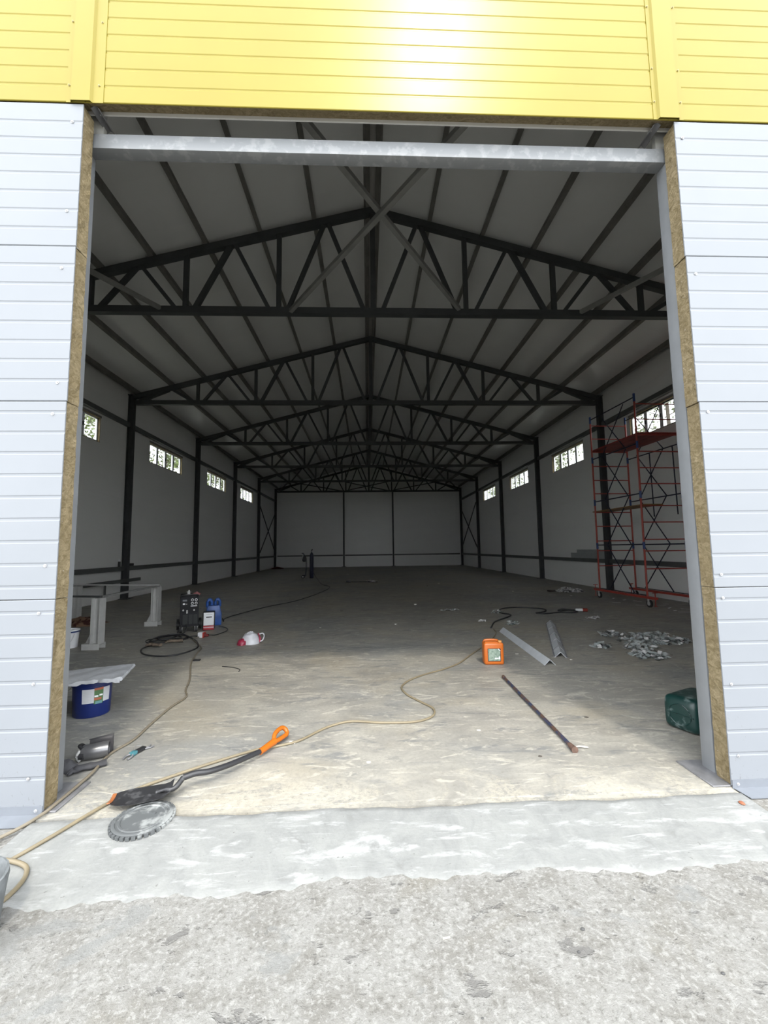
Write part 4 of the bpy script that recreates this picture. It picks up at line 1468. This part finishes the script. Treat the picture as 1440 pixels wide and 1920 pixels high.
MB().tube(smooth_path([(-.02, .0, .03), (-.04, .03, .04), (-.02, .075, .03)], 4), .002, 6).build('wire', SCREW, t)

# shovel
t = thing('shovel', 'black digging shovel with an orange D-grip lying across the threshold', 'shovel', (0, 0, 0))
BLD = mat('worn_black_blade', (.026, .026, .028), .38, metal=.2, col2=(.075, .075, .078), lo=.5, hi=.66, vscale=16)
neck = Vector((-1.520, .118, .052))
tip = Vector((-1.870, .052, .040))
ax = (tip - neck).normalized()
sd = ax.cross(Vector((0, 0, 1))).normalized()
upv = sd.cross(ax).normalized()
if upv.z < 0:
    upv = -upv
vs, fs = [], []
nl, nw = 12, 10
for j in range(nl + 1):
    u = j / nl
    hw = .100 * (.92 + .08 * u / .6 if u < .6 else math.sqrt(max(.3, 1 - .72 * ((u - .6) / .40) ** 2)))
    for i in range(nw + 1):
        v = 2 * i / nw - 1
        lift = .010 * v * v - .006 * math.sin(u * 3.14) + (.022 * (1 - u / .10) * abs(v) if u < .10 else 0)
        tl = ax * (.355 * u)
        vs.append(neck + tl + sd * (v * hw) + upv * lift)
for j in range(nl):
    for i in range(nw):
        a = j * (nw + 1) + i
        fs.append((a, a + 1, a + nw + 2, a + nw + 1))
nb = len(vs)
vs += [v - upv * .003 for v in vs[:nb]]
fs += [tuple(reversed([i + nb for i in f])) for f in fs[:]]
rim = [i for i in range(nw + 1)] + [j * (nw + 1) + nw for j in range(1, nl + 1)] + [nl * (nw + 1) + i for i in range(nw - 1, -1, -1)] + [j * (nw + 1) for j in range(nl - 1, 0, -1)]
for a, b_ in zip(rim, rim[1:] + rim[:1]):
    fs.append((a, a + nb, b_ + nb, b_))
bl = MB().add(vs, fs).build('blade', BLD, t, smooth=60)
e = []
for i in range(nw + 1):
    e.append(Vector(vs[nl * (nw + 1) + i]) + upv * .001)
MB().tube(e, .012, 6, flat=.3).build('worn_tip', mat('worn_orange_tip', (.24, .085, .03), .5), bl, smooth=60)
MB().tube(smooth_path([neck + ax * .09 + upv * .002, neck + ax * .04 + upv * .012, neck - ax * .02 + upv * .012, (-1.47, .185, .098)], 5), [.012] * 6 + [.016] * 5 + [.018] * 5, 10).build('socket', BLD, t, smooth=60)
MB().tube(smooth_path([(-1.47, .185, .098), (-1.40, .225, .103), (-1.33, .265, .092), (-1.24, .37, .075), (-1.15, .50, .06), (-1.055, .64, .048)], 6), .0195, 12).build('shaft', mat('black_shaft', (.024, .024, .027), .4), t, smooth=60)
ORG = mat('orange_grip', (.40, .105, .008), .4)
g0, g1, g2 = Vector((-1.062, .625, .048)), Vector((-.985, .795, .05)), Vector((-.90, .99, .055))
MB().tube([g0, (g0 + g1) / 2, g1], [.024, .025, .028], 12).build('grip_socket', ORG, t, smooth=60)
gd = (g2 - g1).normalized()
gs = Vector((-.60, .25, .70)).normalized()
gs = (gs - gd * gs.dot(gd)).normalized()
loop = [g1 + gd * -.01, g1 + gd * .045 - gs * .010, g1 + gd * .11 - gs * .014, g1 + gd * .165 - gs * .012, g1 + gd * .182 + gs * .02, g1 + gd * .160 + gs * .052, g1 + gd * .10 + gs * .056, g1 + gd * .04 + gs * .042]
lp = smooth_path(loop + [loop[0]], 5)[:-1]
MB().tube(lp, .0185, 10, closed=True).build('handle_loop', ORG, t, smooth=70)

# round notched lid
LID = mat('dusty_grey_rubber', (.085, .09, .092), .55, col2=(.25, .26, .255), lo=.5, hi=.66, vscale=9)
t = thing('round_lid', 'round dusty grey rubber lid with a notched rim under the shovel blade', 'lid', (-1.585, -.105, -.004), .3)
MB().lathe([(.158, .0), (.166, .008), (.168, .024), (.160, .029), (.150, .029), (.146, .024), (.136, .024), (.132, .028), (.122, .028), (.118, .024), (.02, .025), (.001, .025)], 48).build('disc', LID, t, smooth=40)
vs0 = None
for k in range(34):
    a = 2 * math.pi * k / 34
    ca, sa = math.cos(a), math.sin(a)
    MB().beam((.168 * ca, .168 * sa, .013), (.180 * ca, .180 * sa, .012), .022, .018).build('notch', LID, t)
MB().beam((-.035, .085, .027), (.06, .02, .027), .005, .004).cyl((.06, .02, .025), (.06, .02, .030), .008, 10).build('pointer', LID, t)

# grey bucket at the edge
t = thing('cement_bucket', 'cement-caked grey bucket standing on the apron', 'bucket', (-2.003, -.86, -.022))
MB().lathe([(.15, 0), (.165, .01), (.185, .18), (.19, .21), (.188, .235), (.18, .237), (.172, .21), (.15, .05), (.02, .045)], 28).build('body', mat('caked_grey', (.13, .14, .145), .7, var=.3, vscale=12, bump=.5, bscale=30), t, smooth=40)

# scraps of paper, chips and stones
o = MB().poly([(0, 0, 0), (.06, -.012, 0), (.072, .028, 0), (.012, .035, 0)], .004).build('paper_scrap', WHITE, loc=(-.885, .86, .001))
tag(o, 'small white card scrap beside the shovel grip', 'scrap')
CLOTHW = mat('dirty_white_cloth', (.42, .40, .36), .8, var=.2, vscale=40)
o = MB().tube(smooth_path([(-.06, 0, .008), (0, .012, .014), (.07, -.005, .012)], 4), [.007, .009, .008, .007, .007, .007, .008, .007, .004], 8).build('white_rag', CLOTHW, loc=(1.52, .60, 0))
tag(o, 'thin white twist of rag beside the rusty end of the pipe', 'scrap')
cable('dark_wire', [(-2.28, 3.3, .004), (-2.1, 3.22, .006), (-1.98, 3.12, .004), (-1.96, 3.02, .004)], .006, BLKC, 'short dark wire bent on the sunlit floor', 'wire')
o = MB().box(-.05, .05, -.03, .03, 0, .02).build('dark_chip', BLACKP, bevel=.008, loc=(-2.78, 3.66, 0))
tag(o, 'small dark chip beside the power cord', 'scrap')
rnd = random.Random(31)
CH = mat('pale_chip', (.5, .48, .43), .7)
DC = mat('brown_chip', (.07, .06, .05), .8)
spots = [(2.75, 3.2), (1.15, .5), (2.1, 3.6), (.4, 6.3), (-.9, 8.4), (1.2, 9.4), (-1.2, 6.1), (3.4, 9.2), (5.2, 12.5), (4.9, 14.6), (5.8, 12.2), (3.1, 16.5), (-2.3, 9.7), (2.4, 15.3), (4.2, 21.0), (3.5, 24.0), (1.7, 26.0), (-1.5, 24.5), (-6.2, 13.9), (1.9, 1.2), (-.2, .5), (.8, 1.0)]
for i, (x, y) in enumerate(spots):
    b = MB().poly([(rnd.uniform(.02, .05) * math.cos(a), rnd.uniform(.015, .035) * math.sin(a), 0) for a in [6.283 * k / 6 for k in range(6)]], rnd.uniform(.006, .02))
    dark = i % 3 == 1
    k = .45 + y * .06
    o = b.build('floor_chip', DC if dark else CH, loc=(x, y, 0))
    o.scale = (k, k, k)
    tag(o, 'dark fragment lying on the hall floor' if dark else 'pale fragment lying on the hall floor', 'debris', 'dark floor fragments' if dark else 'pale floor fragments')
for i, (x, y, r) in enumerate(((.73, -.936, .008), (.662, -1.034, .006), (1.175, -1.149, .007), (1.05, -.80, .004), (.2, -1.25, .004))):
    b = MB().lathe([(r * .6, 0), (r, r * .3), (r * .9, r * .7), (r * .4, r)], 8, sx=1.2, sy=.85)
    o = b.build('pebble', mat('pebble_%d' % i, (.06, .06, .06), .7), smooth=60, loc=(x, y, -.022))
    tag(o, 'small dark pebble lying on the rough apron', 'pebble', 'pebbles on the apron')
o = MB().lathe([(.012, 0), (.016, .005), (.010, .012)], 8, sx=1.0, sy=1.4).build('brick_chip', mat('brick_chip', (.25, .09, .045), .8), smooth=60, loc=(2.17, -.17, .0))
tag(o, 'reddish brick chip on the screed by the wall flashing', 'debris')
o = MB().cyl((-.016, 0, .004), (.016, .005, .004), .004, 8).build('cigarette_end', CLOTHW, loc=(.13, -.947, -.022))
tag(o, 'white cigarette end on the rough apron', 'cigarette')

# tins on the girt, low bar and red cloth in the corner
t = thing('spray_can', 'dark spray can with white cap standing on the low girt', 'can', (-8.85, 12.02, 1.145))
MB().cyl((0, 0, 0), (0, 0, .18), .04, 14).build('body', BLACKP, t, smooth=40)
MB().cyl((0, 0, .18), (0, 0, .26), .036, 14).build('cap', WHITE, t, smooth=40)
o = MB().box(-.04, .04, -.12, .12, 0, .10).build('dark_tool', BLACKP, bevel=.025, loc=(-8.85, 12.75, 1.145))
tag(o, 'small dark tool lying on the low girt', 'tool')
t = thing('lower_rail', 'dark loose rail bracketed along the wall below the low girt', 'rail', (-8.7, 9.9, 0))
MB().beam((.08, -3.3, .66), (.08, 3.05, .66), .05, .11).build('bar', GIRT, t)
for y_ in (-2.8, 1.0):
    MB().beam((.08, y_, .605), (.08, y_, 0), .05, .05).build('stand', GIRT, t)
rag('red_cloth', -8.25, 34.6, .45, .5, .16, mat('deep_red_cloth', (.12, .012, .012), .9), 'crumpled dark red cloth in the far corner', 'cloth', 33)

# ------------------------------------------------------------------ trees outside the windows
BARK = mat('bark', (.05, .04, .03), .9)


def leafmat(name, c):
    k = Nodes(name)
    k.b.inputs['Roughness'].default_value = .6
    n = k.noise(k.coords('Object'), .8, 3)
    k.color(k.mix(k.ramp(n, .35, .65), tuple(x * .6 for x in c), tuple(x * 1.4 for x in c)))
    return k.m


LM = [leafmat('leaf_green', (.10, .135, .035)), leafmat('leaf_grey_green', (.10, .12, .06))]


def tree_mesh(seed, lm):
    rnd = random.Random(seed)
    H = rnd.uniform(10, 12)
    t = thing('tree', 'x', 'tree', (0, 0, -.3))
    pts = smooth_path([(0, 0, 0), (rnd.uniform(-.2, .2), rnd.uniform(-.2, .2), H * .35), (rnd.uniform(-.4, .4), rnd.uniform(-.4, .4), H * .7), (rnd.uniform(-.5, .5), 0, H * .97)], 4)
    n = len(pts)
    MB().tube(pts, [.16 * (1 - .85 * i / n) for i in range(n)], 8).build('trunk', BARK, t, smooth=60)
    lv = MB()
    br = MB()
    for k in range(34):
        z = H * rnd.uniform(.22, .97)
        a = rnd.uniform(0, 6.28)
        ln = (1.0 - .7 * abs(z / H - .45)) * rnd.uniform(1.2, 2.6)
        c0 = Vector((0, 0, z))
        c1 = Vector((math.cos(a) * ln, math.sin(a) * ln, z + rnd.uniform(.2, .9)))
        br.tube([c0, (c0 + c1) / 2 + Vector((0, 0, .15)), c1], [.03, .02, .008], 5)
        for q in range(95):
            f = rnd.uniform(.35, 1.1)
            p = c0.lerp(c1, f) + Vector((rnd.gauss(0, .3), rnd.gauss(0, .3), rnd.gauss(0, .26)))
            d = Vector((rnd.gauss(0, 1), rnd.gauss(0, 1), rnd.gauss(0, .7))).normalized()
            s = d.cross(Vector((rnd.gauss(0, 1), rnd.gauss(0, 1), rnd.gauss(0, 1)))).normalized()
            L_, W_ = rnd.uniform(.11, .21), rnd.uniform(.045, .075)
            lv.add([p, p + d * L_ * .5 + s * W_, p + d * L_, p + d * L_ * .5 - s * W_], [(0, 1, 2, 3)])
    br.build('branches', BARK, t)
    o = lv.build('foliage', lm, t)
    o['kind'] = 'stuff'
    return t


T0, T1 = tree_mesh(51, LM[0]), tree_mesh(52, LM[1])
TP = [(-13.6, 14.2), (-14.4, 19.6), (-13.6, 24.8), (-15.0, 29.8), (-13.8, 35.0), (-15.5, 41.0), (-17.0, 49.0), (13.8, 15.5), (14.6, 20.8), (13.6, 26.0), (15.0, 31.2), (14.0, 36.8), (15.8, 43.0), (17.5, 51.0)]
for i, (x, y) in enumerate(TP):
    src = (T0, T1)[i % 2]
    lab = '%s tree, %s from the doorway outside the %s windows' % ('leafy green' if i % 2 == 0 else 'grey green', (ORD | {7: 'seventh'})[i % 7 + 1], 'welding-set side' if x < 0 else 'scaffold side')
    if i < 2:
        src.location = (x, y, -.3)
        src['label'] = lab
        o = src
    else:
        o = dup(src, (x, y, -.3), lab, rz=i * 1.3)
    o['group'] = 'trees outside the windows'
